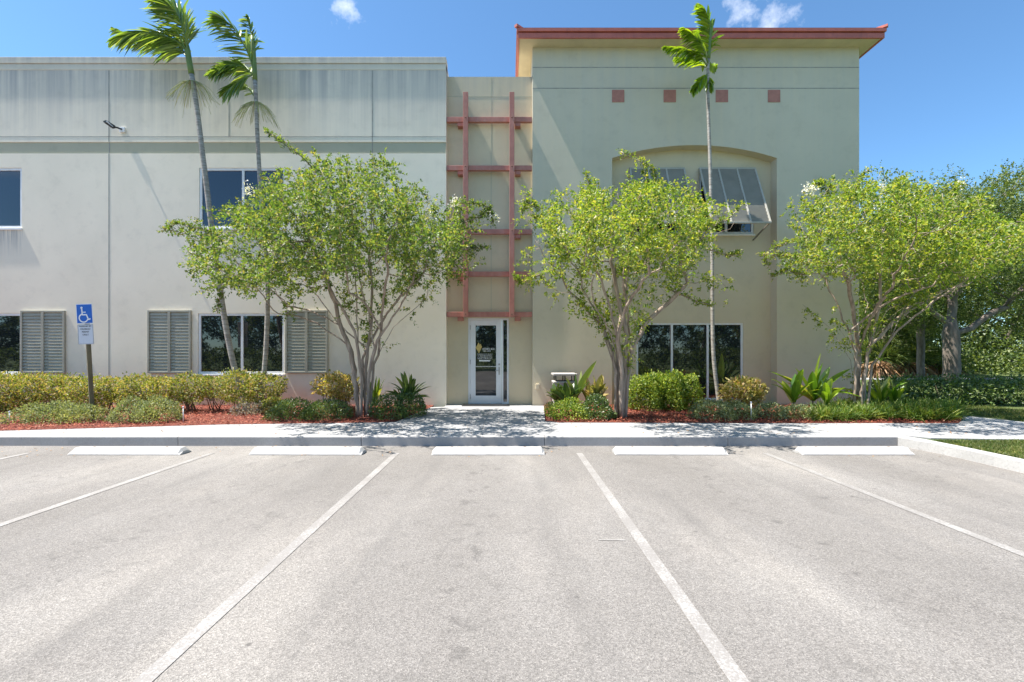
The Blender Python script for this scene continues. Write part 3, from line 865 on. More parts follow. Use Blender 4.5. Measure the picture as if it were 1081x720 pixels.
# ------------------------------------------------------------------ kerbside objects
for i, (px, lab) in enumerate(((136, 'white concrete wheel stop farthest from the door, before the parking sign'), (325, 'white concrete wheel stop in front of the twin palms and leafy multi-stem tree'),
                             (515.5, 'white concrete wheel stop straight in front of the entrance door'), (707, 'white concrete wheel stop before the arched tower bay'),
                             (901.5, 'white concrete wheel stop beside the white side kerb'))):
    Yc = 7.27; x = (px - CX) * 7.24 / F
    if i == 0:
        b = MB()
        prof = [(-.135, 0), (-.13, .016), (-.05, .096), (.05, .096), (.13, .016), (.135, 0)]
        L = .855
        vs = [(-L, y, z * .45) for y, z in prof] + [(-L + .045, y, z) for y, z in prof] + [(L - .045, y, z) for y, z in prof] + [(L, y, z * .45) for y, z in prof]
        vs = [(X, Y, 0 if abs(Z) < .005 else Z) for X, Y, Z in vs]
        n = 6; fs = [tuple(range(n - 1, -1, -1)), tuple(range(3 * n, 4 * n))]
        for r in range(3):
            for k in range(n):
                k2 = (k + 1) % n
                fs.append((r * n + k, r * n + k2, (r + 1) * n + k2, (r + 1) * n + k))
        b.add(vs, fs)
        stop = b.build('wheel_stop', M['stop_paint'], bevel=0.008)
        stop0 = stop
        for xx in (-.56, .56):
            pb = MB(); pb.tube([(xx, .004, .0955), (xx, .004, .0985)], .017, 10); pb.build('anchor_pin', M['rust'], stop)
    else:
        stop = stop0.copy(); COL.objects.link(stop)
        for ch in stop0.children:
            c_ = ch.copy(); COL.objects.link(c_); c_.parent = stop
    stop.location = (x, Yc, 0.001); stop.rotation_euler = (0, 0, random.uniform(-.014, .014))
    tag(stop, lab, 'wheel stop', 'wheel stops along the kerb')

# accessible parking sign
sb = Vector((-8.60, 9.80, .15))
ps = thing('parking_sign', 'blue wheelchair parking sign on a leaning wooden post among clipped shrubs', 'sign', sb)
top = P(91.0, 322, 9.72)
b = MB(); b.bar(sb - Vector((0, 0, .1)), top - Vector((0, 0, .02)), .075, .075); b.build('post', M['wood_post'], ps, bevel=.006)
axz = (top - sb).normalized(); axx = Vector((1, 0, 0)) - axz * axz.x; axx.normalize(); axn = axx.cross(axz)   # towards +y
def on_sign(u, v, d): return top + axx * u + axz * v + axn * (d + .014)
def plate(name, u0, u1, v0, v1, d0, d1, mat, rc=.02):
    pts = []
    for (cu, cv, a0) in ((u1 - rc, v1 - rc, 0), (u0 + rc, v1 - rc, 90), (u0 + rc, v0 + rc, 180), (u1 - rc, v0 + rc, 270)):
        for k in range(4):
            a = R(a0 + k * 30); pts.append((cu + rc * math.cos(a), cv + rc * math.sin(a)))
    b = MB(); n = len(pts)
    b.add([on_sign(u, v, d1) for u, v in pts] + [on_sign(u, v, d0) for u, v in pts],
          [tuple(range(n)), tuple(range(2 * n - 1, n - 1, -1))] + [(i, (i + 1) % n, n + (i + 1) % n, n + i) for i in range(n)])
    return b.build(name, mat, ps)
px_m = 9.72 / F
H1 = 20.8 * px_m; Wd = 17.2 * px_m
sp = plate('sign_panel', -Wd / 2, Wd / 2, -H1 + .02, .02, .034, .038, M['white_paint'])
b = MB()
def ring_poly(mb, pts, d): 
    n = len(pts); mb.add([on_sign(u, v, d) for u, v in pts] + [on_sign(u, v, d - .002) for u, v in pts], [tuple(range(n))] + [(i, (i + 1) % n, n + (i + 1) % n, n + i) for i in range(n)])
q = .012
ring_poly(b, [(-Wd / 2 + q, -H1 + .02 + q), (Wd / 2 - q, -H1 + .02 + q), (Wd / 2 - q, .02 - q), (-Wd / 2 + q, .02 - q)], .0405)
b.build('blue_field', M['sign_blue'], sp)
# wheelchair symbol: strokes with round joints
sy = MB()
def stroke(pts, wdt):
    for i in range(len(pts) - 1):
        (u0, v0), (u1, v1) = pts[i], pts[i + 1]
        du, dv = u1 - u0, v1 - v0; l = math.hypot(du, dv); nu, nv = -dv / l * wdt / 2, du / l * wdt / 2
        eu, ev = du / l * wdt * .25, dv / l * wdt * .25
        dd = .0425 + .0006 * (i % 3)
        ring_poly(sy, [(u0 - eu - nu, v0 - ev - nv), (u1 + eu - nu, v1 + ev - nv), (u1 + eu + nu, v1 + ev + nv), (u0 - eu + nu, v0 - ev + nv)], dd)
s_ = Wd / 17.0
def SYM(x, y): return (x * s_, (-y) * s_)      # offsets in photo pixels from the panel's top centre
ring_poly(sy, [(SYM(-2.6 + 1.15 * math.cos(a), 3.0 + 1.15 * math.sin(a))) for a in [2 * math.pi * k / 12 for k in range(12)]][::-1], .0425)
stroke([SYM(-2.4, 4.6), SYM(-2.2, 10.3), SYM(2.2, 10.3), SYM(4.0, 15.3), SYM(5.8, 14.6)], 1.25 * s_)
stroke([SYM(-2.2, 7.6), SYM(1.2, 7.6)], .95 * s_)
arc = [SYM(-1.0 + 4.5 * math.cos(a), 13.6 + 4.3 * math.sin(a)) for a in [R(20) + R(232) * k / 14 for k in range(15)]]
stroke(arc, 1.2 * s_)
sy.build('wheelchair_symbol', M['white_paint'], sp)
H2 = 21.0 * px_m; v1_ = -H1 + .02 - .012; lp = plate('permit_panel', -Wd / 2 + .008, Wd / 2 - .008, v1_ - H2, v1_, .034, .038, M['sign_grey'])
def text_mesh(body, size):
    cu = bpy.data.curves.new('t', 'FONT'); cu.body = body; cu.size = size; cu.align_x = 'CENTER'; cu.extrude = .0008
    o = bpy.data.objects.new('t', cu); COL.objects.link(o)
    dg = bpy.context.evaluated_depsgraph_get(); me = bpy.data.meshes.new_from_object(o.evaluated_get(dg))
    V = [v.co.copy() for v in me.vertices]; Fc = [tuple(p.vertices) for p in me.polygons]
    bpy.data.objects.remove(o); bpy.data.curves.remove(cu); bpy.data.meshes.remove(me)
    return V, Fc
for i, (t, sz) in enumerate((('PARKING BY', .046), ('DISABLED', .046), ('PERMIT', .046), ('ONLY', .046))):
    V, Fc = text_mesh(t, sz)
    tx = MB(); vv = v1_ - .055 - i * .058
    tx.add([on_sign(p.x, vv + p.y, .0395 + p.z) for p in V], Fc); tx.build('lettering', M['dark'], lp)
fr = MB()
for (u0, v0, u1, v1b) in ((-1, 1, 1, 1), (1, 1, 1, -1), (1, -1, -1, -1), (-1, -1, -1, 1)):
    U = Wd / 2 - .016; Vc = v1_ - H2 / 2; Vh = H2 / 2 - .010
    fr.bar(on_sign(u0 * U, Vc + v0 * Vh, .039), on_sign(u1 * U, Vc + v1b * Vh, .039), .005, .002)
fr.build('panel_border', M['dark'], lp)

# litter bin with a raised lid beside the door
q = G(595, 430.5); q = Vector((q.x, 11.9, .16)); sc = 11.9 / F
bn = thing('litter_bin', 'square pebbled litter bin with raised flat lid near the door', 'bin', q)
hw = 12 * sc
zc = HC - (402 - CY) * sc
b = MB(); b.box(q.x - hw + .02, q.x + hw - .02, q.y - hw + .02, q.y + hw - .02, .16, zc - .05); b.box(q.x - hw, q.x + hw, q.y - hw, q.y + hw, zc - .048, zc); b.build('body', M['aggregate'], bn, bevel=.012)
zl = HC - (396 - CY) * sc
for i in (-1, 0, 1):
    for j in (-1, 1):
        b = MB(); b.tube([(q.x + i * (hw - .06), q.y + j * (hw - .06), zc), (q.x + i * (hw - .06), q.y + j * (hw - .06), zl)], .014, 6); b.build('lid_post', M['dark'], bn)
b = MB(); b.box(q.x - hw - .01, q.x + hw + .01, q.y - hw - .01, q.y + hw + .01, zl, zl + .05); b.build('lid', M['aggregate'], bn, bevel=.012)
b = MB(); b.box(q.x - hw + .07, q.x + hw - .07, q.y - hw + .07, q.y + hw - .07, zc, zc + .008); b.build('opening', M['dark'], bn)

# door mat
b = MB(); b.box(-1.22, .02, 12.28, 12.69, .1505, .166); tag(b.build('door_mat', M['dark'], bevel=.005), 'thin dark mat lying at the foot of the entrance door', 'mat')

# sprinkler stakes
for px, y0, y1, lab in ((10, 434, 447, 'thin pale sprinkler stake at far left edge of the mulch'), (193.5, 429, 446, 'thin pale sprinkler stake between clipped shrub and the twin palms'), (793, 424, 444, 'thin pale sprinkler stake among low shrubs under the arch')):
    g0 = G(px, y1, .16); s_t = thing('sprinkler', lab, 'sprinkler', g0, 'sprinkler stakes in the beds')
    zt = HC - (y0 - CY) * g0.y / F
    b = MB(); b.tube([g0, (g0.x, g0.y, zt - .03)], .008, 8); b.build('riser', M['white_paint'], s_t)
    b = MB(); b.tube([(g0.x, g0.y, zt - .03), (g0.x, g0.y, zt)], [.012, .015], 8); b.build('nozzle', M['sign_grey'], s_t)
#PLANTS

# ------------------------------------------------------------------ plants
def leaf_ramp(lo, mid, hi): return [lo, mid, hi]
M['crape'] = leafmat('crape_leaf', [(0.065, 0.125, 0.028), (0.11, 0.19, 0.036), (0.165, 0.255, 0.044), (0.235, 0.31, 0.055), (0.36, 0.32, 0.09)], 0.5)
M['crape_bright'] = leafmat('crape_leaf_bright', [(0.09, 0.17, 0.022), (0.155, 0.255, 0.03), (0.24, 0.34, 0.038), (0.36, 0.42, 0.055), (0.44, 0.40, 0.10)], 0.54)
M['crape_bark'] = bark('crape_bark', (0.18, 0.13, 0.098), (0.46, 0.365, 0.29), (7, 7, 1.2))
M['palm_bark'] = bark('palm_bark', (0.20, 0.18, 0.155), (0.44, 0.41, 0.365), (3, 3, 9))
def ringed(m):
    nt = m.node_tree; b = nt.nodes['Principled BSDF']; src = b.inputs['Base Color'].links[0].from_socket
    wv = N(nt, 'ShaderNodeTexWave', Scale=2.6, Distortion=1.2, Detail=2.0); wv.bands_direction = 'Z'
    nt.links.new(coords(nt), wv.inputs['Vector'])
    f = ramp(nt, wv.outputs['Fac'], [(0.0, 0.55), (0.10, 0.0), (1.0, 0.0)])
    c = mixc(nt, f, src, (0.13, 0.105, 0.08))
    bl = ramp(nt, noise(nt, coords(nt), 3.5, 5, 0.7), [(0.55, 0.0), (0.64, 0.5)])
    nt.links.new(mixc(nt, bl, c, (0.15, 0.115, 0.085)), b.inputs['Base Color'])
ringed(M['palm_bark'])
M['palm_shaft'] = simple('palm_shaft', (0.13, 0.19, 0.04), 0.5, 0.2, 3)
M['palm_leaf'] = leafmat('palm_leaf', [(0.085, 0.17, 0.03), (0.15, 0.26, 0.035), (0.25, 0.36, 0.05), (0.38, 0.45, 0.11)], 0.42, 0.35, 0.07)
M['palm_leaf_bright'] = leafmat('palm_leaf_bright', [(0.14, 0.26, 0.016), (0.26, 0.40, 0.022), (0.42, 0.52, 0.04)], 0.45, 0.35, 0.05)
M['straw'] = leafmat('straw', [(0.36, 0.39, 0.15), (0.50, 0.50, 0.26)], 0.2)
M['dwarf'] = leafmat('dwarf_leaf', [(0.12, 0.155, 0.06), (0.20, 0.245, 0.10), (0.30, 0.345, 0.16), (0.44, 0.46, 0.26)], 0.35)
M['dark_green'] = leafmat('dark_green_leaf', [(0.05, 0.10, 0.025), (0.09, 0.16, 0.035), (0.14, 0.21, 0.05), (0.22, 0.27, 0.09)], 0.35, 0.4, 0.05)
M['croton'] = leafmat('croton_leaf', [(0.10, 0.15, 0.03), (0.17, 0.23, 0.04), (0.26, 0.31, 0.055), (0.36, 0.37, 0.08), (0.44, 0.32, 0.13), (0.46, 0.40, 0.22)], 0.4)
M['croton_gold'] = leafmat('croton_gold_leaf', [(0.18, 0.21, 0.04), (0.38, 0.36, 0.08), (0.56, 0.48, 0.16), (0.54, 0.36, 0.18), (0.58, 0.50, 0.26)], 0.4)
M['shrub_bright'] = leafmat('shrub_bright_leaf', [(0.08, 0.15, 0.02), (0.15, 0.25, 0.028), (0.26, 0.35, 0.04), (0.45, 0.48, 0.09)], 0.4)
M['ti'] = leafmat('ti_leaf', [(0.08, 0.19, 0.016), (0.17, 0.31, 0.022), (0.31, 0.42, 0.035), (0.52, 0.54, 0.10)], 0.4, 0.35, 0.06)
M['dry'] = leafmat('dry_leaf', [(0.24, 0.22, 0.18), (0.36, 0.33, 0.27), (0.42, 0.36, 0.28)], 0.2)
M['liriope'] = leafmat('liriope_leaf', [(0.06, 0.13, 0.018), (0.10, 0.19, 0.022), (0.17, 0.25, 0.03), (0.28, 0.28, 0.06)], 0.35)
M['oak'] = leafmat('oak_leaf', [(0.05, 0.088, 0.022), (0.095, 0.15, 0.034), (0.15, 0.21, 0.048), (0.24, 0.29, 0.08)], 0.42)
M['oak_bark'] = bark('oak_bark', (0.08, 0.062, 0.05), (0.24, 0.195, 0.16), (5, 5, 1.3))
M['twig'] = bark('twig', (0.10, 0.07, 0.045), (0.22, 0.17, 0.12))

def colonize(stems, A, step, kill, iters=70, infl=9.0, up=0.12, g=None):
    """grow a branching skeleton from given stems towards the attractors"""
    g = g or rng
    pos = []; par = []
    for st, p0 in stems:
        last = p0
        for p in st:
            pos.append(np.array(p, float)); par.append(last); last = len(pos) - 1
    A = A.copy()
    live = np.ones(len(A), bool)
    for it in range(iters):
        if not live.any(): break
        Q = np.array(pos); B = A[live]
        d2 = np.maximum((B ** 2).sum(1)[:, None] + (Q ** 2).sum(1)[None] - 2 * B @ Q.T, 0)
        near = d2.argmin(1); dm = np.sqrt(d2.min(1))
        ok = dm < infl
        grew = False
        for n_ in np.unique(near[ok]):
            v = B[ok & (near == n_)] - Q[n_]
            v = unit(v).mean(0) + np.array([0, 0, up]) + g.normal(size=3) * .18
            l = np.linalg.norm(v)
            if l < 1e-3: continue
            pos.append(Q[n_] + v / l * step * g.uniform(.8, 1.2)); par.append(int(n_)); grew = True
        Q2 = np.array(pos[len(Q):])
        if len(Q2):
            idx = np.where(live)[0]
            d = ((A[idx] ** 2).sum(1)[:, None] + (Q2 ** 2).sum(1)[None] - 2 * A[idx] @ Q2.T).min(1)
            live[idx[d < kill * kill]] = False
        if not grew: break
    return np.array(pos), np.array(par)

def skeleton_mesh(mb, pos, par, r_tip, r_base, pw=2.35, k=6, rmin_draw=0.0, ex=1.0):
    n = len(pos); ch = [[] for _ in range(n)]
    for i, p in enumerate(par):
        if p >= 0: ch[p].append(i)
    r = np.zeros(n)
    order = list(range(n - 1, -1, -1))
    for i in order:
        r[i] = (sum(r[c] ** pw for c in ch[i])) ** (1 / pw) if ch[i] else r_tip
    roots = [i for i in range(n) if par[i] < 0]
    s = r_base / max(r[i] for i in roots)
    # blend: thick wood follows the wanted base radius, twigs keep their own size
    R_ = r * (1 + (s - 1) * np.clip((r - r_tip) / (max(r) - r_tip + 1e-9), 0, 1) ** ex)
    stack = [(i, -1) for i in roots]
    while stack:
        i, p = stack.pop()
        chain = [i]
        c = i
        while ch[c]:
            kids = sorted(ch[c], key=lambda q: -R_[q])
            for o in kids[1:]: stack.append((o, c))
            c = kids[0]; chain.append(c)
        pts = ([pos[p]] if p >= 0 else []) + [pos[q] for q in chain]
        rr = ([R_[chain[0]]] if p >= 0 else []) + [R_[q] for q in chain]
        if len(pts) < 2 or max(rr) < rmin_draw: continue
        kk = k + 3 if max(rr) > .05 else (k if max(rr) > .02 else 4)
        mb.tube(pts, rr, kk, cap=True)
    return R_, ch

def sprays(tips, dirs, L, n_leaf, ll, lw, g, up=.35, spread=.9):
    """leafy shoots: leaves set in pairs along curved shoots. returns leaf arrays and the shoot polylines"""
    m = len(tips)
    D = unit(dirs + g.normal(size=(m, 3)) * spread + np.array([0, 0, up]))
    Ls = g.uniform(.5, 1.2, m) * L
    C, DD, NN, LL, WW = [], [], [], [], []
    for j in range(n_leaf):
        t = (j + .5) / n_leaf
        c = tips + D * (Ls * t)[:, None] + np.array([0, 0, -1]) * (Ls * .18 * t * t)[:, None]
        side = unit(np.cross(D, g.normal(size=(m, 3))))
        dd = unit(D * .55 + side * .9 + g.normal(size=(m, 3)) * .25)
        nn = unit(g.normal(size=(m, 3)) * .65 + np.array([0, 0, 1.0]))
        s = g.uniform(.65, 1.2, m) * (1.15 - .4 * t)
        C.append(c); DD.append(dd); NN.append(nn); LL.append(s * ll); WW.append(s * lw)
    return np.concatenate(C), np.concatenate(DD), np.concatenate(NN), np.concatenate(LL), np.concatenate(WW)

def sample_blobs(blobs, n, g, shell=0.5):
    """blobs: (centre xyz, radii xyz); volume-weighted samples"""
    vol = np.array([np.prod(r) for c, r in blobs]); vol = vol / vol.sum()
    k = g.choice(len(blobs), n, p=vol)
    C = np.array([c for c, r in blobs])[k]; Rr = np.array([r for c, r in blobs])[k]
    u = unit(g.normal(size=(n, 3))); rad = g.uniform(0, 1, n) ** (1 / 3)
    rad = rad * (1 - shell) + shell * g.uniform(0, 1, n) ** (1 / 9)
    return C + u * rad[:, None] * Rr, u

def crape_myrtle(label, Y, stems_px, blobs_px, n_attr, seed, leaf, shoots_px=(), rb=.075, blossoms=(), n_sp=3, nl=9):
    g = np.random.default_rng(seed)
    s = Y / F
    b0 = P(*stems_px[0][0][:2], Y)
    t = thing('crape_myrtle', label, 'tree', (b0.x, Y, .15), 'crape myrtles in the planting beds')
    stems = []; idx = 0; pos_list = []
    for st in stems_px:
        pts = []
        for q in st:
            p = P(q[0], q[1], Y); dy = q[2] if len(q) > 2 else 0
            pts.append((p.x, Y + dy, p.z))
        pts[0] = (pts[0][0], pts[0][1], .10)
        # smooth subdivide with a slight wander
        fine = []
        for i in range(len(pts) - 1):
            for k in range(4):
                f = k / 4; p = np.array(pts[i]) * (1 - f) + np.array(pts[i + 1]) * f
                if fine: p = p + g.normal(size=3) * np.array([.012, .012, 0])
                fine.append(p)
        fine.append(np.array(pts[-1]))
        stems.append((fine, -1))
    blobs = []; main_n = len(stems)
    mx_ = np.average([q[0] for q in blobs_px]); my_ = np.average([q[1] for q in blobs_px])
    for (px, py, rx, ry, dy, rd) in blobs_px:
        for e, k in ((dy, 1.0), (dy - .9, .95), (dy - 1.8, .84)) if rd > .6 else ((dy, 1.0),):
            c = P(mx_ + (px - mx_) * (.86 if k < 1 else 1), my_ + (py - my_) * (.9 if k < 1 else 1), Y + e); sc_ = (Y + e) / F * k
            blobs.append(((c.x, Y + e, c.z), (rx * sc_, rd * 1.1, ry * sc_)))
    for _ in range(26):                       # uneven outline: small tufts standing off the main masses
        c_, r_ = blobs[g.integers(len(blobs))]
        u_ = unit(g.normal(size=(1, 3)))[0]
        blobs.append((tuple(np.array(c_) + u_ * np.array(r_) * 1.02), tuple(g.uniform(.16, .36, 3))))
    # a fan of straight secondary limbs leaving the stems below the crown
    offs = np.cumsum([0] + [len(st[0]) for st in stems])
    for q in range(11):
        i_ = q % main_n; st = stems[i_][0]; k_ = int(len(st) * g.uniform(.30, .62))
        c_, r_ = blobs[g.integers(len(blobs))]; e_ = np.array(c_) + unit(g.normal(size=(1, 3)))[0] * np.array(r_) * .4
        a_ = np.array(st[k_]); v_ = e_ - a_
        if v_[2] < .5 or abs(v_[0]) > 2.2 * v_[2]: continue
        n_ = max(4, int(np.linalg.norm(v_) * .55 / .16))
        fan = [a_ + v_ * .55 * f + np.array([0, 0, .18 * math.sin(math.pi * f)]) + g.normal(size=3) * .012 for f in np.linspace(1 / n_, 1, n_)]
        stems.append((fan, int(offs[i_] + k_)))
    A, _ = sample_blobs(blobs, n_attr, g, .35)
    A = A[A[:, 1] < WY - .12]
    pos, par = colonize(stems, A, .17, .23, 60, 9, .10, g)
    mb = MB()
    Rr, ch = skeleton_mesh(mb, pos, par, .0034, rb, 1.92)
    # long leading shoots
    tips_extra = []
    for sh in shoots_px:
        pts = [P(q[0], q[1], Y) + Vector((0, (q[2] if len(q) > 2 else 0), 0)) for q in sh]
        mb.tube(pts, [.012 * (1 - i / len(pts)) + .004 for i in range(len(pts))], 4)
        for i in range(len(pts) - 1):
            for f in np.arange(0, 1, .09): tips_extra.append(np.array(pts[i].lerp(pts[i + 1], f)))
    mb.build('trunk', M['crape_bark'], t)
    gap = sum(np.sin(pos @ (g.normal(size=3) * 3.4) + g.uniform(0, 6.28)) for _ in range(4))
    fine = (Rr < .012) & (gap > -1.05)
    cen = pos[fine].mean(0)
    tips = np.repeat(pos[fine], n_sp, 0); tips = tips + g.normal(size=tips.shape) * .07
    out = unit(tips - cen)
    C, D, Nn, L, W_ = sprays(tips, out * .6, .27, nl, .070, .043, g)
    if len(tips_extra):
        te = np.repeat(np.array(tips_extra), 2, 0)
        C2, D2, N2, L2, W2 = sprays(te, np.zeros_like(te), .14, 6, .065, .036, g, .5, .8)
        C = np.concatenate([C, C2]); D = np.concatenate([D, D2]); Nn = np.concatenate([Nn, N2]); L = np.concatenate([L, L2]); W_ = np.concatenate([W_, W2])
    k = C[:, 1] < WY - .04
    V, T = leaf_arrays(C[k], D[k], Nn[k], L[k], W_[k], .18, .08)
    fast_mesh('crown', V, T, leaf, t)
    if blossoms:
        cs = []
        for (px, py, dy) in blossoms:
            c = np.array(P(px, py, Y + dy)); m = 60
            q = g.normal(size=(m, 3)) * np.array([.055, .055, .075]) + c; cs.append(q)
        C = np.concatenate(cs); m = len(C)
        V, T = leaf_arrays(C, rdir(m), rdir(m), .042, .036, .2)
        fast_mesh('blossom', V, T, M['blossom'], t)
    return t

crape_myrtle('broad multi-stem crape myrtle nearest the twin palms, white bloom tufts, left of the door', 10.3,
    [[(378, 440), (376, 410, .0), (370, 372, .05), (357, 345, .15), (338, 322, .3), (318, 300, .4)], [(382, 441, -.06), (383, 400, -.05), (377, 350, -.15), (362, 318, -.4), (350, 290, -.6)],
     [(386, 440, .05), (385, 390, .08), (390, 345, .1), (392, 310, .1), (388, 270, .1)], [(389, 441, -.03), (390, 395, -.08), (400, 360, -.15), (424, 328, -.3), (440, 300, -.4)],
     [(384, 439, .1), (381, 380, .2), (383, 340, .4), (372, 300, .6)], [(391, 440, .06), (393, 385, .1), (412, 345, .3), (446, 312, .5)]],
    [(310, 236, 62, 40, 0, 1.15), (250, 274, 58, 36, -.2, .9), (258, 236, 34, 20, -.4, .55), (222, 285, 24, 18, 0, .4), (208, 250, 34, 14, 0, .45), (345, 214, 62, 38, .1, 1.2), (402, 228, 62, 46, 0, 1.2), (455, 235, 48, 34, -.1, .95), (492, 238, 30, 16, 0, .5),
     (330, 265, 75, 34, -.2, 1.1), (420, 275, 60, 32, .2, 1.0), (300, 300, 52, 18, -.3, .7), (450, 292, 38, 14, .1, .5), (365, 184, 56, 16, 0, .7), (470, 262, 44, 26, -.3, .8), (240, 300, 34, 16, -.2, .5), (292, 188, 26, 16, .1, .5), (275, 226, 26, 18, -.1, .5)],
    2300, 21, M['crape'], [[(338, 185), (318, 165), (296, 149), (280, 138)], [(232, 245), (205, 240), (185, 236), (172, 243)], [(490, 235), (508, 228), (516, 222), (521, 236)], [(470, 270), (495, 262), (515, 262)], [(240, 290), (232, 315), (229, 330)], [(480, 215), (500, 214), (517, 219)]],
    .056, [(302, 222, -.9), (206, 283, -.4), (219, 277, -.5), (284, 262, -1), (522, 231, 0), (262, 200, -.4), (318, 216, -.9), (480, 213, -.3), (452, 228, -.8), (203, 268, 0), (236, 255, -.7)], 4, 10)

crape_myrtle('bright green multi-stem crape myrtle on the red mulch right of the litter bin', 10.1,
    [[(651, 442), (650, 400, 0), (648, 372, .05), (636, 345, .1), (618, 322, .2), (600, 302, .3)], [(657, 443, -.05), (658, 405, -.05), (660, 375, -.08), (658, 345, -.2), (648, 310, -.3), (640, 280, -.4)],
     [(654, 441, .06), (653, 390, .1), (655, 350, .2), (664, 310, .3), (668, 270, .4)], [(660, 442, .03), (662, 400, .0), (668, 365, 0), (684, 338, 0), (706, 318, -.1), (722, 300, -.2)],
     [(659, 441, .1), (663, 385, .2), (676, 345, .4), (694, 310, .6)], [(655, 442, -.1), (654, 380, -.2), (642, 340, -.5), (628, 300, -.7)]],
    [(600, 240, 46, 34, 0, .9), (650, 222, 58, 30, 0, 1.1), (705, 232, 52, 34, 0, 1.0), (742, 238, 36, 20, -.1, .6), (640, 262, 62, 30, -.2, 1.0), (700, 272, 52, 26, .1, .9), (578, 272, 32, 20, 0, .5), (600, 296, 42, 16, -.2, .6),
     (720, 300, 40, 14, 0, .5), (610, 215, 34, 16, 0, .5), (690, 207, 32, 14, .1, .5), (562, 300, 18, 8, 0, .3), (568, 230, 18, 20, 0, .4)],
    1550, 22, M['crape_bright'], [[(690, 215), (695, 196), (688, 176), (654, 160)], [(676, 210), (684, 195), (678, 172)], [(622, 220), (624, 200), (618, 184)], [(745, 240), (768, 232), (784, 216)], [(745, 262), (770, 270), (782, 268)], [(570, 290), (550, 298), (543, 292)], [(570, 222), (556, 213), (550, 224)], [(705, 305), (735, 318), (752, 322)]],
    .052, [(592, 246, -.9)], 4, 9)

crape_myrtle('wide leaning crape myrtle at the tower corner with branches sweeping to the right', 10.6,
    [[(903, 437), (903, 400, 0), (904, 372, 0), (898, 350, .05), (890, 325, .15), (880, 300, .2)], [(907, 438, -.05), (909, 405, -.05), (912, 378, -.1), (915, 350, -.2), (918, 320, -.3), (915, 285, -.4)],
     [(911, 438, .04), (914, 398, .05), (920, 368, .1), (940, 345, .1), (970, 322, .2), (1005, 306, .3), (1040, 298, .4)], [(910, 437, .1), (913, 390, .2), (922, 352, .4), (938, 318, .6)],
     [(912, 438, -.06), (917, 385, -.1), (935, 350, -.3), (962, 320, -.6), (985, 300, -.8)], [(905, 437, .08), (905, 380, .2), (892, 345, .5), (868, 318, .7)]],
    [(880, 225, 46, 30, 0, .9), (930, 225, 56, 32, 0, 1.1), (985, 240, 56, 32, 0, 1.1), (1040, 258, 52, 28, 0, 1.0), (880, 268, 50, 24, -.1, .9), (940, 275, 60, 26, .1, 1.0), (1010, 284, 56, 18, 0, .9), (1075, 262, 36, 20, .2, .7),
     (842, 262, 30, 16, 0, .5), (912, 200, 40, 16, 0, .6), (865, 205, 28, 12, 0, .4), (860, 296, 26, 10, 0, .4), (960, 208, 36, 14, 0, .5)],
    1850, 23, M['crape_bright'], [[(900, 205), (908, 190), (916, 179)], [(850, 275), (828, 270), (806, 268), (812, 282)], [(855, 250), (832, 256), (816, 262)], [(850, 290), (830, 286), (815, 292)], [(1000, 215), (1010, 200), (1014, 196)], [(880, 200), (868, 192), (858, 196)]],
    .058, [(852, 199, -.3), (932, 196, -.2), (925, 218, -.9), (1014, 196, 0), (968, 205, -.3), (858, 200, -.2)], 4, 9)

# ---- palms
def frond(mb_r, arrs, base, tip_pts, n, ll, lw, g, hang=.5, wind=(-.35, 0, 0)):
    n = int(n * 1.7)
    """one pinnate leaf: arching midrib, leaflets on both sides"""
    pts = [np.array(base)] + [np.array(p) for p in tip_pts]
    # resample with a quadratic-ish smooth
    tt = np.linspace(0, 1, len(pts)); ts = np.linspace(0, 1, 14)
    Q = np.stack([np.interp(ts, tt, [p[i] for p in pts]) for i in range(3)], 1)
    for _ in range(2): Q[1:-1] = (Q[:-2] + 2 * Q[1:-1] + Q[2:]) / 4
    mb_r.tube([Vector(q) for q in Q], [.022 * (1 - .85 * t) for t in ts], 5)
    for sgn in (-1, 1):
        t = np.linspace(.14, 1.0, n) + g.normal(size=n) * .008
        t = np.clip(t, 0, 1)
        c = np.stack([np.interp(t, ts, Q[:, i]) for i in range(3)], 1)
        d = np.stack([np.interp(np.clip(t, .04, .96) + .04, ts, Q[:, i]) - np.interp(np.clip(t, .04, .96) - .04, ts, Q[:, i]) for i in range(3)], 1); d = unit(d)
        side = unit(np.cross(d, np.array([.15, -1.0, .35]))) * sgn
        dd = unit(d * .75 + side * (.75 - .45 * t[:, None]) + np.array(wind) + np.array([0, 0, -hang]) * g.uniform(.2, 1, n)[:, None] + g.normal(size=(n, 3)) * .12)
        L = ll * (np.sin(np.pi * np.clip(t * .8 + .18, 0, 1)) ** .6) * g.uniform(.8, 1.1, n)
        arrs.append((c, dd, unit(g.normal(size=(n, 3)) * .5 + np.array([0, -.6, .6])), L, np.full(n, lw)))

def strap_arrays(C, D, L, W, bend, segs, g, up=np.array([0, 0, 1.0])):
    """long leaves bending under their weight, several segments each (quads split to tris)"""
    n = len(C); D = unit(D)
    side = unit(np.cross(D, up + g.normal(size=(n, 3)) * .25))
    V = []
    for k in range(segs + 1):
        t = k / segs
        c = C + D * (L * t)[:, None] - up * (bend * L * t * t)[:, None]
        wd = W * (np.sin(np.pi * min(1, .12 + .88 * t)) ** .75 if t < 1 else .02)
        fold = np.cross(side, D) * (wd * .22)[:, None]
        V += [c + side * (wd / 2)[:, None] + fold, c, c - side * (wd / 2)[:, None] + fold]
    V = np.stack(V, 1).reshape(-1, 3); m = 3 * (segs + 1)
    T = []
    for k in range(segs):
        a = 3 * k
        for q in (0, 1): T += [[a + q, a + q + 1, a + q + 4], [a + q, a + q + 4, a + q + 3]]
    T = (np.arange(n) * m)[:, None, None] + np.array(T)[None]
    return V, T.reshape(-1, 3)

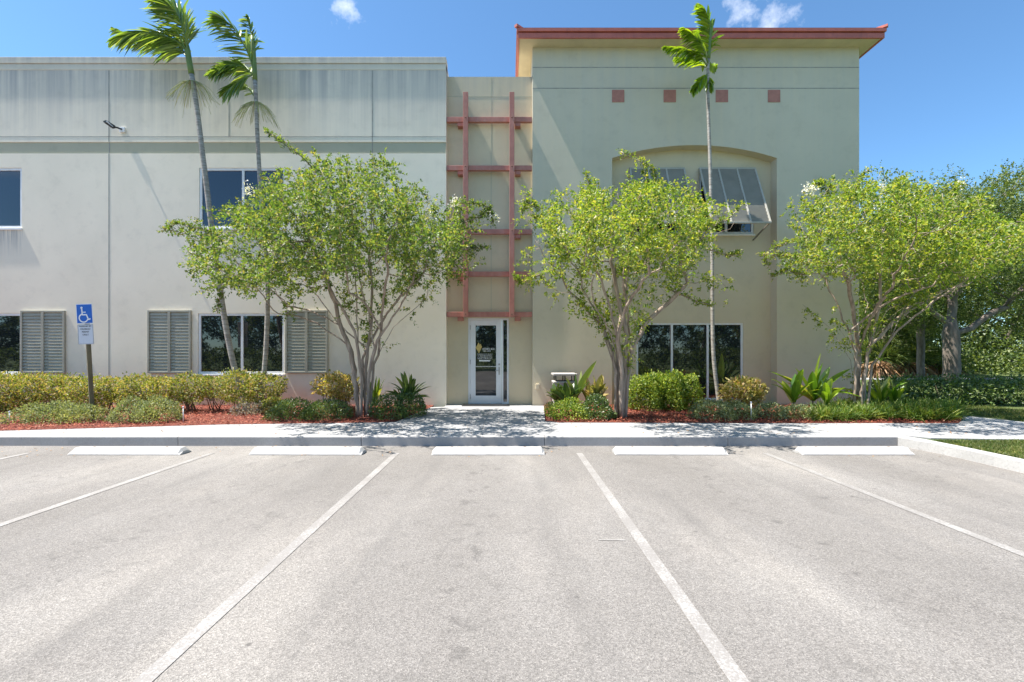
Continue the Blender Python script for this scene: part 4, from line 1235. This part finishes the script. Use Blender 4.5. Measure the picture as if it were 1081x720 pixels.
def palm(label, trunk_px, Y, shaft_n, fronds, leaf, r0, r1, seed, infl=None, ll=.62, lw=.056):
    g = np.random.default_rng(seed)
    pts = [P(x, y, Y) for x, y in trunk_px]
    pts[0].z = .12
    t = thing('palm_tree', label, 'palm', (pts[0].x, Y, .15), 'slender palms against the building')
    tt = np.linspace(0, 1, len(pts)); ts = np.linspace(0, 1, 40)
    Q = np.stack([np.interp(ts, tt, [p[i] for p in pts]) for i in range(3)], 1)
    for _ in range(4): Q[1:-1] = (Q[:-2] + 2 * Q[1:-1] + Q[2:]) / 4
    rr = r1 + (r0 - r1) * (1 - ts) ** 1.3
    rr[0] *= 1.35; rr[1] *= 1.12
    mb = MB(); mb.tube([Vector(q) for q in Q[:-shaft_n]], rr[:-shaft_n], 10)
    mb.build('trunk', M['palm_bark'], t)
    sh = MB(); q = Q[-shaft_n - 1:]; m = len(q)
    sh.tube([Vector(v) for v in q], [r1 * (1.25 if i < m * .6 else 1.25 - .9 * (i - m * .6) / (m * .4)) for i in range(m)], 10)
    sh.build('crownshaft', M['palm_shaft'], t)
    top = np.array(pts[-1])
    rb = MB(); arrs = []
    for fr in fronds:
        f0 = fr[0]; base = np.array(P(f0[0], f0[1], Y))
        tp = [np.array(P(a[0], a[1], Y + a[2])) for a in fr[1]]
        frond(rb, arrs, base, tp, fr[2] if len(fr) > 2 else 30, ll * (fr[3] if len(fr) > 3 else 1), lw, g)
    C, D, Nn, L, W_ = [np.concatenate([a[i] for a in arrs]) for i in range(5)]
    V, T = strap_arrays(C, D, L, W_, np.full(len(C), .22), 4, g)
    fast_mesh('fronds', V, T, leaf, t)
    rb.build('frond_ribs', M['palm_shaft'], t)
    if infl:
        st = MB(); c = np.array(P(infl[0], infl[1], Y))
        for k in range(infl[2]):
            a = g.uniform(0, 2 * math.pi); l = g.uniform(.5, 1.0) * infl[3]
            d = np.array([math.cos(a), math.sin(a) * .6, .15])
            p = [c + d * l * f + np.array([0, 0, -1]) * l * f * f * g.uniform(.8, 1.3) for f in (0, .2, .45, .7, 1.0)]
            st.tube([Vector(v) for v in p], [.006, .005, .004, .0035, .003], 4)
        st.build('flower_stalk', M['straw'], t)
    return t

palm('tall palm leaning left, topped by long windblown fronds over the white wing', [(262, 434), (256, 415), (248, 392), (240, 355), (234, 318), (226, 262), (216, 180), (210, 130), (205, 92), (199, 62), (197, 45)], 11.2, 6,
     [((199, 60), [(196, 40, -.1), (190, 18, -.2), (178, 4, -.3), (166, -6, -.3)], 34, 1.15), ((198, 56), [(195, 34, .2), (188, 10, .3), (172, -6, .3)], 30, 1.1), ((199, 60), [(192, 46, -.1), (172, 36, -.3), (145, 33, -.5), (119, 44, -.6)], 38, 1.1),
      ((199, 62), [(190, 52, .2), (165, 44, .4), (140, 38, .6), (120, 30, .7)], 34, .95), ((199, 62), [(188, 46, .4), (168, 34, .7), (150, 42, .8)], 26, .9), ((197, 48), [(198, 34, 0), (195, 22, 0), (193, 12, 0)], 14, .6)],
     M['palm_leaf'], 0.074, .052, 31, (203, 86, 80, .66))
palm('slimmer palm beside the leaning one, shorter tufted crown before the white wing', [(275, 434), (277, 415), (281, 370), (283, 315), (281, 260), (275, 200), (272, 150), (270, 100), (268, 60), (266, 38)], 11.4, 7,
     [((269, 78), [(262, 55, -.1), (248, 30, -.2), (236, 20, -.3), (230, 16, -.3)], 30, 1.0), ((268, 80), [(258, 70, -.1), (240, 68, -.3), (222, 78, -.5)], 30, .85), ((268, 84), [(262, 72, .2), (248, 62, .4), (240, 72, .5)], 24, .8),
      ((268, 60), [(267, 44, 0), (264, 30, .1), (262, 18, .1)], 16, .7), ((270, 104), [(262, 92, .0), (254, 90, 0), (250, 92, 0)], 8, .35), ((268, 78), [(256, 84, -.1), (244, 92, -.2), (238, 98, -.2)], 22, .7)],
     M['palm_leaf'], .060, .044, 32, (270, 108, 90, .60))
palm('thin pale palm in front of the arched recess, bright yellow-green crown at the eave', [(760, 432), (757, 410), (753, 380), (752, 340), (752, 280), (751, 220), (749, 150), (747, 100), (747, 72), (749, 50), (750, 30)], 11.4, 6,
     [((748, 70), [(750, 45, 0), (749, 24, 0), (744, 11, -.1), (741, 9, -.1)], 30, .8), ((748, 68), [(742, 50, -.2), (732, 38, -.3), (722, 31, -.4)], 28, .75), ((747, 70), [(738, 58, -.1), (720, 52, -.3), (702, 50, -.4)], 28, .7),
      ((747, 72), [(740, 66, .2), (726, 62, .4), (714, 62, .5)], 24, .6), ((747, 78), [(743, 82, -.1), (737, 90, -.2), (732, 96, -.2)], 20, .5), ((747, 80), [(750, 86, .0), (750, 94, 0)], 12, .4), ((748, 64), [(752, 70, .2), (756, 68, .3)], 8, .3)],
     M['palm_leaf_bright'], .048, .034, 33, None, .58, .075)

# ---- shrubs
def lump(u, g, k=5, amp=.16):
    s = np.zeros(len(u))
    for _ in range(k):
        f = g.normal(size=3) * 3.2; s += np.sin(u @ f + g.uniform(0, 6.28))
    return 1 + amp * s / math.sqrt(k)
def shrub(name, label, cat, blobs, n, leaf, ll, lw, seed, group=None, stems=14, shell=.75, up=.4, stray=.1, flat=False, zmin=.17):
    g = np.random.default_rng(seed)
    c0 = np.mean([c for c, r in blobs], 0)
    t = thing(name, label, cat, (c0[0], c0[1], .16), group)
    Vs = []; Ds = []
    C, u = sample_blobs(blobs, n, g, shell)
    vol = np.array([np.prod(r) for c, r in blobs])
    ctr = np.array([b[0] for b in blobs]); rad = np.array([b[1] for b in blobs])
    k = ((C[:, None, :] - ctr[None]) ** 2 / rad[None] ** 2).sum(2).argmin(1)
    C = ctr[k] + (C - ctr[k]) * lump(u, g)[:, None]
    s_ = g.uniform(0, 1, n) < stray
    C[s_] += u[s_] * (g.uniform(0, .16, s_.sum()) * rad[k][s_].min(1))[:, None] * 1.6
    keep = (C[:, 2] > zmin) & (C[:, 1] < WY - .05) | (C[:, 0] > 10)
    C = C[keep]; u = u[keep]; m = len(C)
    D = unit(u * .8 + g.normal(size=(m, 3)) * .7 + np.array([0, 0, up]))
    Nn = unit(u * .5 + g.normal(size=(m, 3)) * .6 + np.array([0, 0, .6]))
    V, T = leaf_arrays(C, D, Nn, g.uniform(.6, 1.2, m) * ll, g.uniform(.7, 1.2, m) * lw, .18, .1)
    fast_mesh('foliage', V, T, leaf, t)
    if stems:
        mb = MB()
        for i in range(stems):
            b_ = blobs[g.integers(len(blobs))]
            a = np.array(b_[0]) + g.normal(size=3) * np.array(b_[1]) * .25; a[2] = .12
            e = np.array(b_[0]) + unit(g.normal(size=(1, 3)))[0] * np.array(b_[1]) * .7; e[2] = max(e[2], .3); e[1] = min(e[1], WY - .1)
            mdl = (a + e) / 2 + g.normal(size=3) * .04
            mb.tube([Vector(a), Vector(mdl), Vector(e)], [.012, .009, .005], 5)
        mb.build('stem', M['twig'], t)
    return t
def blob(px0, px1, ptop, pbot, Y, ry):
    a = P(px0, ptop, Y); c = P(px1, pbot, Y)
    return (((a.x + c.x) / 2, Y, (a.z + c.z) / 2), (abs(c.x - a.x) / 2, ry, abs(a.z - c.z) / 2))

shrub('clipped_shrub', 'low clipped mound of pale green leaves at the foot of the parking sign', 'shrub', [blob(11, 66, 425, 464, 9.6, .5), blob(36, 96, 423, 464, 9.6, .52), blob(70, 113, 426, 462, 9.6, .48)], 12500, M['dwarf'], .045, .024, 41, 'low shrubs along the walk', 0, .85, .4, .04)
shrub('clipped_shrub', 'low clipped pale green mound right of the parking sign, before the long hedge', 'shrub', [blob(117, 162, 423, 462, 9.65, .5), blob(142, 191, 422, 462, 9.65, .5)], 9500, M['dwarf'], .045, .024, 42, 'low shrubs along the walk', 0, .85, .4, .04)
shrub('low_shrub', 'dark green low shrub left of the broad crape myrtle trunk', 'shrub', [blob(284, 330, 422, 458, 9.95, .45), blob(318, 368, 423, 458, 9.95, .45)], 10000, M['dark_green'], .045, .026, 43, 'low shrubs along the walk', 0, .85, .4, .04)
shrub('low_shrub', 'dark green low shrub at the bed corner beside the entrance walk', 'shrub', [blob(393, 430, 418, 458, 10.0, .42), blob(418, 450, 417, 454, 10.4, .42)], 8000, M['dark_green'], .045, .026, 44, 'low shrubs along the walk', 0, .85, .4, .04)
shrub('low_shrub', 'yellowish low shrub in front of the litter bin', 'shrub', [blob(576, 624, 421, 458, 10.0, .42)], 6000, M['shrub_bright'], .045, .026, 45, 'low shrubs along the walk', 0, .85, .4, .04)
shrub('low_shrub', 'deep green low shrub between litter bin and second crape myrtle trunk', 'shrub', [blob(612, 648, 418, 457, 10.0, .4)], 6000, M['dark_green'], .045, .026, 46, 'low shrubs along the walk', 0, .85, .4, .04)
shrub('low_shrub', 'grey-green low shrub at the base of the thin palm', 'shrub', [blob(728, 775, 422, 458, 9.95, .42), blob(760, 794, 424, 456, 10.0, .4)], 9000, M['dwarf'], .045, .025, 47, 'low shrubs along the walk', 0, .85, .4, .04)
shrub('low_shrub', 'grey-green low shrub below the ti plants', 'shrub', [blob(792, 830, 425, 457, 10.0, .4), blob(820, 862, 427, 456, 10.0, .4)], 7000, M['dwarf'], .045, .025, 48, 'low shrubs along the walk', 0, .85, .4, .04)
# long croton hedge, bare legs below
hb = []
g = np.random.default_rng(5)
for px in list(range(-60, 290, 26)) :
    hb.append(blob(px - 20, px + 22, 391 + g.uniform(-1, 8), (420 if px > 180 else 430) + g.uniform(-4, 8), 11.25 + g.uniform(-.12, .12), g.uniform(.42, .6)))
shrub('croton_hedge', 'long yellow-green and bronze hedge under the left wing windows', 'hedge', hb, 27000, M['croton'], .066, .036, 50, None, 120, .62, .45, .2)
shrub('croton_bush', 'golden croton bush with pinkish leaves behind the broad crape myrtle trunk', 'bush', [blob(333, 372, 396, 420, 11.2, .4), blob(345, 378, 394, 424, 11.1, .35)], 1700, M['croton_gold'], .09, .042, 51, None, 22, .45, .5, .4)
shrub('croton_bush', 'gold and red croton bush beside the tower window', 'bush', [blob(763, 800, 402, 428, 10.8, .38), blob(778, 806, 401, 424, 10.8, .34)], 1500, M['croton_gold'], .11, .05, 52, None, 16, .45, .5, .4)
shrub('rounded_shrub', 'large rounded glossy green shrub in front of the tower window', 'shrub', [blob(661, 702, 396, 438, 11.6, .48), blob(685, 728, 393, 438, 11.6, .52), blob(708, 742, 396, 436, 11.6, .48)], 11000, M['shrub_bright'], .068, .04, 53, None, 20)
shrub('dry_shrub', 'withered silvery undershrub around the twin palm bases', 'shrub', [blob(246, 270, 425, 440, 10.6, .3), blob(264, 290, 424, 440, 10.7, .3)], 900, M['dry'], .06, .022, 54, None, 12, .5, .6, .3)
shrub('small_shrub', 'small bushy yellow-green plant right of the twin palms', 'shrub', [blob(279, 300, 420, 438, 10.7, .3)], 1500, M['croton'], .06, .03, 55, None, 6)

# strap-leaved plants
def strap_plant(name, label, cat, bases, leaf, seed, group=None):
    """bases: (px, py base, Y, leaf list of (dx px, dy px, width m, bend))"""
    g = np.random.default_rng(seed)
    b0 = G(bases[0][0], bases[0][1], .16); Y0 = bases[0][2]
    t = thing(name, label, cat, (P(bases[0][0], 0, Y0).x, Y0, .16), group)
    C, D, L, W_, B = [], [], [], [], []
    for (px, py, Y, lv) in bases:
        st = MB()
        o = np.array(P(px, py - 5, Y)); f = np.array([o[0], Y, .12])
        st.tube([Vector(f), Vector(o + np.array([0, 0, .03]))], [.022, .016], 6)
        st.build('stem', M['twig'], t)
        for (dx, dy, wd, bend) in lv:
            e = np.array([dx * Y / F, g.uniform(-.35, .15), -dy * Y / F]) * 1.06
            l = np.linalg.norm(e); d = e + np.array([0, 0, bend * l])
            C.append(o); D.append(d); L.append(np.linalg.norm(d)); W_.append(wd * 1.65); B.append(bend * l / np.linalg.norm(d))
    V, T = strap_arrays(np.array(C), np.array(D), np.array(L), np.array(W_), np.array(B), 7, g)
    fast_mesh('leaf', V, T, leaf, t)
    return t
g = random.Random(3)
def rosette(n, rx, ry, wd, bend=.5, up0=.13):
    out = []
    for i in range(n):
        a = math.pi * (up0 + (1 - 2 * up0) * (i + g.random()) / n)
        l = g.uniform(.7, 1.05)
        out.append((math.cos(a) * rx * l, -math.sin(a) * ry * l, wd * g.uniform(.75, 1.15), bend * g.uniform(.5, 1.3)))
    return out
strap_plant('ti_plant', 'large bright green ti plant with long arching leaves at the arch corner', 'plant',
    [(858, 428, 10.6, [(3, -48, .12, .02), (-26, -18, .10, .3), (-36, -26, .11, .35), (-46, -30, .09, .3), (12, -28, .12, .15), (22, -34, .10, .2), (44, -32, .10, .25), (48, -8, .11, .5), (-8, -30, .12, .1), (-18, -33, .11, .2), (30, -12, .10, .5), (-22, -6, .10, .6), (8, -38, .10, .05), (54, 0, .10, .6)]),
     (838, 430, 10.4, rosette(9, 26, 34, .09)), (872, 432, 10.3, rosette(8, 22, 26, .08))], M['ti'], 61, 'broad strap-leaved plants')
strap_plant('ti_plant', 'yellow-green strap-leaved plant behind the leaning crape myrtle trunk', 'plant',
    [(930, 432, 11.0, [(-12, -30, .09, .1), (-4, -34, .08, .05), (10, -28, .09, .2), (24, -30, .09, .25), (-18, -20, .08, .3), (32, -22, .07, .4), (4, -22, .08, .1)]), (944, 432, 11.1, rosette(7, 20, 26, .08))], M['ti'], 62, 'broad strap-leaved plants')
strap_plant('ti_plant', 'upright dark green broad-leaved plant beside the litter bin', 'plant',
    [(606, 430, 10.8, [(22, -42, .15, .05), (8, -32, .13, .1), (-10, -26, .12, .2), (-20, -20, .10, .4), (-26, -12, .09, .5), (14, -22, .10, .2), (0, -30, .10, .05)]), (598, 432, 10.7, rosette(9, 24, 26, .09)), (588, 433, 11.0, rosette(9, 18, 28, .08))], M['dark_green'], 63, 'broad strap-leaved plants')
strap_plant('ti_plant', 'yellow-variegated broad-leaved plant left of the second crape myrtle trunk', 'plant',
    [(630, 432, 10.6, rosette(12, 18, 30, .10, .3)), (620, 430, 10.8, rosette(6, 14, 26, .09, .3))], M['croton_gold'], 64, 'broad strap-leaved plants')
strap_plant('spider_lily', 'arching spiky lily clump at the bed corner left of the door', 'plant',
    [(432, 428, 10.9, rosette(22, 28, 30, .06, .45, .04)), (424, 430, 10.8, rosette(10, 18, 20, .05, .4))], M['dark_green'], 65, 'broad strap-leaved plants')
strap_plant('spider_lily', 'pale upright lily leaves just right of the broad crape myrtle trunk', 'plant',
    [(396, 434, 11.2, rosette(12, 20, 34, .06, .3, .1))], M['ti'], 66, 'broad strap-leaved plants')

# liriope border
def liriope(n, seed):
    g = np.random.default_rng(seed)
    cl = []
    for px, py in [(x, y) for x in range(884, 1008, 6) for y in (434, 438, 442)] + [(x, y) for x in range(862, 884, 6) for y in (440, 443)]:
        q = G(px + g.uniform(-3, 3), py + g.uniform(-1.5, 1.5), .16)
        if q.y > 11.3: q.y = 11.3
        cl.append((q.x, q.y, .15))
    cl = np.array(cl)
    k = g.integers(0, len(cl), n); C = cl[k] + g.normal(size=(n, 3)) * np.array([.07, .07, 0])
    D = np.stack([g.normal(size=n) * .5, g.normal(size=n) * .5, np.ones(n)], 1)
    V, T = strap_arrays(C, D, g.uniform(.35, .62, n), g.uniform(.010, .016, n), g.uniform(.25, .6, n), 4, g)
    o = fast_mesh('liriope_border', V, T, M['liriope']); struct(o, 'grassy green border plants round the leaning crape myrtle', 'stuff', 'border plants')
liriope(9000, 71)

# ---- right side: hedge, oaks, palmettos, woods
hb = []
g = np.random.default_rng(15)
for x in np.arange(9.7, 24, .55):
    y = 12.9 + (x - 10) * -.03
    hb.append(((x, y, .45), (.45, .5, .42)))
shrub('dark_hedge', 'clipped dark green hedge beyond the lawn strip right of the tower', 'hedge', hb, 30000, M['dark_green'], .075, .05, 81, None, 30, .8, .3, .04)

def oak(label, x, y, h, tr, crown, seed, n_attr, nleaf, ll, group='oaks beyond the hedge', lean=0.0, name='oak_tree', mat=None, limbs=()):
    g = np.random.default_rng(seed)
    t = thing(name, label, 'tree', (x, y, .13), group)
    st = [(x + lean * f * f + g.normal() * .03, y + g.normal() * .03, .1 + f * h) for f in np.linspace(0, 1, 8)]
    stems = [([np.array(p) for p in st], -1)]
    for L_ in limbs: stems.append(([np.array(p) for p in L_], 4))
    A, _ = sample_blobs(crown, n_attr, g, .4)
    pos, par = colonize(stems, A, .42, .6, 40, 30, .06, g)
    mb = MB(); Rr, ch = skeleton_mesh(mb, pos, par, .011, tr, 2.0, 7)
    mb.build('trunk', M['oak_bark'], t)
    fine = Rr < .07
    tips = pos[fine]; k = g.integers(0, len(tips), nleaf // 7)
    tt = tips[k] + g.normal(size=(len(k), 3)) * .22
    C, D, Nn, L, W_ = sprays(tt, unit(tt - tips.mean(0)), .5, 7, ll, ll * .55, g, .2, .9)
    V, T = leaf_arrays(C, D, Nn, L, W_, .15, .1)
    fast_mesh('crown', V, T, mat or M['oak'], t)
    return t
oak('thick-trunked oak directly behind the dark hedge and the ends of the palmetto row', 18.7, 20.0, 2.6, .30, [((19, 20.5, 6.2), (4.0, 3.2, 2.4)), ((22.5, 20, 5.6), (3.4, 3, 2.2)), ((16.3, 21, 5.0), (2.4, 2.4, 2.0)), ((21.5, 19.5, 7.8), (2.6, 2.4, 1.5)), ((18.2, 20.6, 8.0), (2.2, 2, 1.3)), ((24.5, 20, 4.0), (2.4, 2, 1.3)), ((15.4, 20, 7.2), (2.2, 2.4, 1.6)), ((16.2, 19.5, 3.4), (1.4, 1.4, .8))],
    91, 900, 60000, .11)
oak('slimmer oak left of the thick-trunked one, seen behind the leaning crape myrtle', 20.9, 24.0, 3.2, .17, [((20.6, 24, 6.5), (3.0, 2.6, 2.4)), ((18.4, 24.5, 7.4), (2.2, 2, 1.6)), ((22.6, 24, 8.2), (2.4, 2.2, 1.8)), ((20.4, 24, 3.8), (2.6, 2.0, 1.2))], 92, 500, 48000, .115)
oak('tall oak at the far right rising above the leaning crape myrtle', 28.5, 25.5, 3.2, .26, [((27.6, 25.5, 7.4), (3.2, 3, 2.8)), ((29.5, 25, 9.0), (3, 2.6, 2.0)), ((25.6, 25, 8.8), (2.4, 2.2, 1.7)), ((26, 25.5, 4.4), (3, 2.6, 1.8)), ((30.5, 25, 4.8), (3, 2.6, 2.0))], 93, 700, 46000, .115)
oak('low dark oak with drooping crown between the tower corner and the slimmer oak', 22.6, 28.5, 2.4, .2, [((21.6, 28.5, 5.2), (2.6, 2.2, 3.0)), ((24.4, 28.5, 6.0), (2.6, 2.2, 3.0)), ((22.6, 28, 2.8), (2.6, 1.6, 1.4))], 94, 420, 44000, .125)
g = np.random.default_rng(17)
for i, (x, y, s) in enumerate(((24.3, 31, 1.05), (25.5, 34, 1.2), (31, 36, 1.1), (37, 35, 1.15), (42, 33, 1.0), (36, 44, 1.3), (44.5, 42, 1.25))):
    cr = [((x, y, 5.2 * s), (3.4, 3, 3.0 * s)), ((x - 2, y, 3.6 * s), (2.6, 2.4, 2.2 * s)), ((x + 2.2, y + .5, 4.2 * s), (2.6, 2.4, 2.4 * s)), ((x + .4, y - .4, 7.6 * s), (2.2, 2, 1.6 * s))]
    oak(['leafy tree in the far wood hard against the tower corner', 'taller leafy tree in the far wood just behind the tower corner tree', 'leafy tree second in the far wood beyond the lit path', 'leafy tree in the far wood behind the thick oak', 'leafy tree at the right end of the near wood row',
         'tallest leafy tree at the back of the wood', 'leafy back-row tree at the right edge of the wood'][i], x, y, 2.6, .18, cr, 100 + i, 220, 17000, .2, 'trees of the far wood', name='wood_tree')
# palmettos with dead skirts
def palmetto(label, x, y, h, n, seed):
    g = np.random.default_rng(seed)
    t = thing('palmetto', label, 'palm', (x, y, .13), 'palmettos at the edge of the wood')
    m = n * 14
    a = np.repeat(g.uniform(0, 2 * math.pi, n), 14); el = np.repeat(g.uniform(.0, 1.3, n), 14)
    ax = np.stack([np.cos(a) * np.cos(el), np.sin(a) * np.cos(el), np.sin(el)], 1)
    C = np.array([x, y, h * .45]) + ax * np.repeat(g.uniform(.35, .75, n), 14)[:, None] * h * .7
    D = unit(ax + g.normal(size=(m, 3)) * .45)
    V, T = strap_arrays(C, D, np.full(m, .5 * h), np.full(m, .05), np.full(m, .3), 3, g)
    fast_mesh('fronds', V, T, M['oak'], t)
    m = 130; a = g.uniform(0, 2 * math.pi, m)
    C = np.array([x, y, h * .42]) + np.stack([np.cos(a) * .2, np.sin(a) * .2, g.uniform(-.2, .15, m)], 1)
    D = np.stack([np.cos(a), np.sin(a), g.uniform(-.9, .1, m)], 1)
    V, T = strap_arrays(C, D, np.full(m, .6 * h), np.full(m, .07), np.full(m, .5), 3, g)
    fast_mesh('dead_skirt', V, T, M['rust_leaf'], t)
    mb = MB(); mb.tube([(x, y, .1), (x, y, h * .5)], [.16, .14], 8); mb.build('trunk', M['oak_bark'], t)
for i, (px, y) in enumerate(((926, 27), (944, 28), (958, 27.4), (975, 29), (992, 28.5))):
    palmetto(['palmetto with dead brown skirt next to the leaning crape myrtle trunk', 'second palmetto from the tower with rusty dead fronds', 'middle palmetto of the row with dead fronds', 'palmetto by the slim oak trunk', 'palmetto just left of the thick oak trunk'][i],
             (px - CX) * y / F, y, g.uniform(1.7, 2.3), 20, 130 + i)
# understory mass
def woods(seed, n):
    g = np.random.default_rng(seed)
    X = g.uniform(22, 62, n); Y = g.uniform(30, 50, n); Z = .2 + g.uniform(0, 1, n) ** 1.5 * (2.2 + 1.1 * np.sin(X * 1.3) + .8 * np.sin(Y * 1.7 + X))
    k = X > Y * .70; C = np.stack([X, Y, Z], 1)[k]; m = len(C)
    V, T = leaf_arrays(C, unit(g.normal(size=(m, 3)) + np.array([0, 0, .4])), unit(g.normal(size=(m, 3)) + np.array([0, -.3, .7])), g.uniform(.16, .34, m), g.uniform(.1, .2, m), .15, .1)
    o = fast_mesh('undergrowth', V, T, M['oak']); struct(o, 'dark leafy undergrowth filling the far wood', 'stuff', 'undergrowth')
woods(19, 60000)
# trees across the car park: they show in the windows
for i in range(15):
    x, y, s = -47 + i * 5.3 + [.6, -.5, .2][i % 3], (-16.5, -19, -17.5)[i % 3], (1.05, 1.25, 1.1)[i % 3]
    cr = [((x, y, 4.4 * s), (3.3, 2.6, 2.4 * s)), ((x - 2, y, 2.4 * s), (2.2, 2, 2.0 * s)), ((x + 2, y + .5, 2.4 * s), (2.2, 2, 2.0 * s)), ((x + .4, y - .4, 6.4 * s), (2.0, 2, 1.5 * s))]
    oak('shade tree across the car park, seen mirrored in the windows', x, y, 1.6, .2, cr, 160 + i, 160, 12000, .24, 'trees across the car park', name='shade_tree')

hb = [((x, -13.6, .9), (1.2, .7, 1.1)) for x in np.arange(-52, 30, 1.9)]  # unseen hedge, added to darken the horizon mirrored in the windows
shrub('reflection_hedge', 'tall loose hedge added behind the camera to cover the bright horizon in window reflections', 'hedge', hb, 24000, M['oak'], .2, .12, 190, None, 0)
# fallen leaves and bits of mulch on the walk and the asphalt edge
g = np.random.default_rng(77); m = 420
X = g.uniform(-9, 9, m); Y = np.where(g.uniform(size=m) < .7, g.uniform(8.05, 9.4, m), g.uniform(7.0, 7.84, m))
C = np.stack([X, Y, np.where(Y > 7.9, .154, .006)], 1)
V, T = leaf_arrays(C, np.stack([g.normal(size=m), g.normal(size=m), g.uniform(0, .25, m)], 1), np.stack([g.normal(size=m) * .2, g.normal(size=m) * .2, np.ones(m)], 1), g.uniform(.025, .06, m), g.uniform(.012, .03, m), .1)
struct(fast_mesh('leaf_litter', V, T, M['rust_leaf']), 'brown fallen leaves scattered on the walk and by the kerb', 'stuff', 'leaf litter')
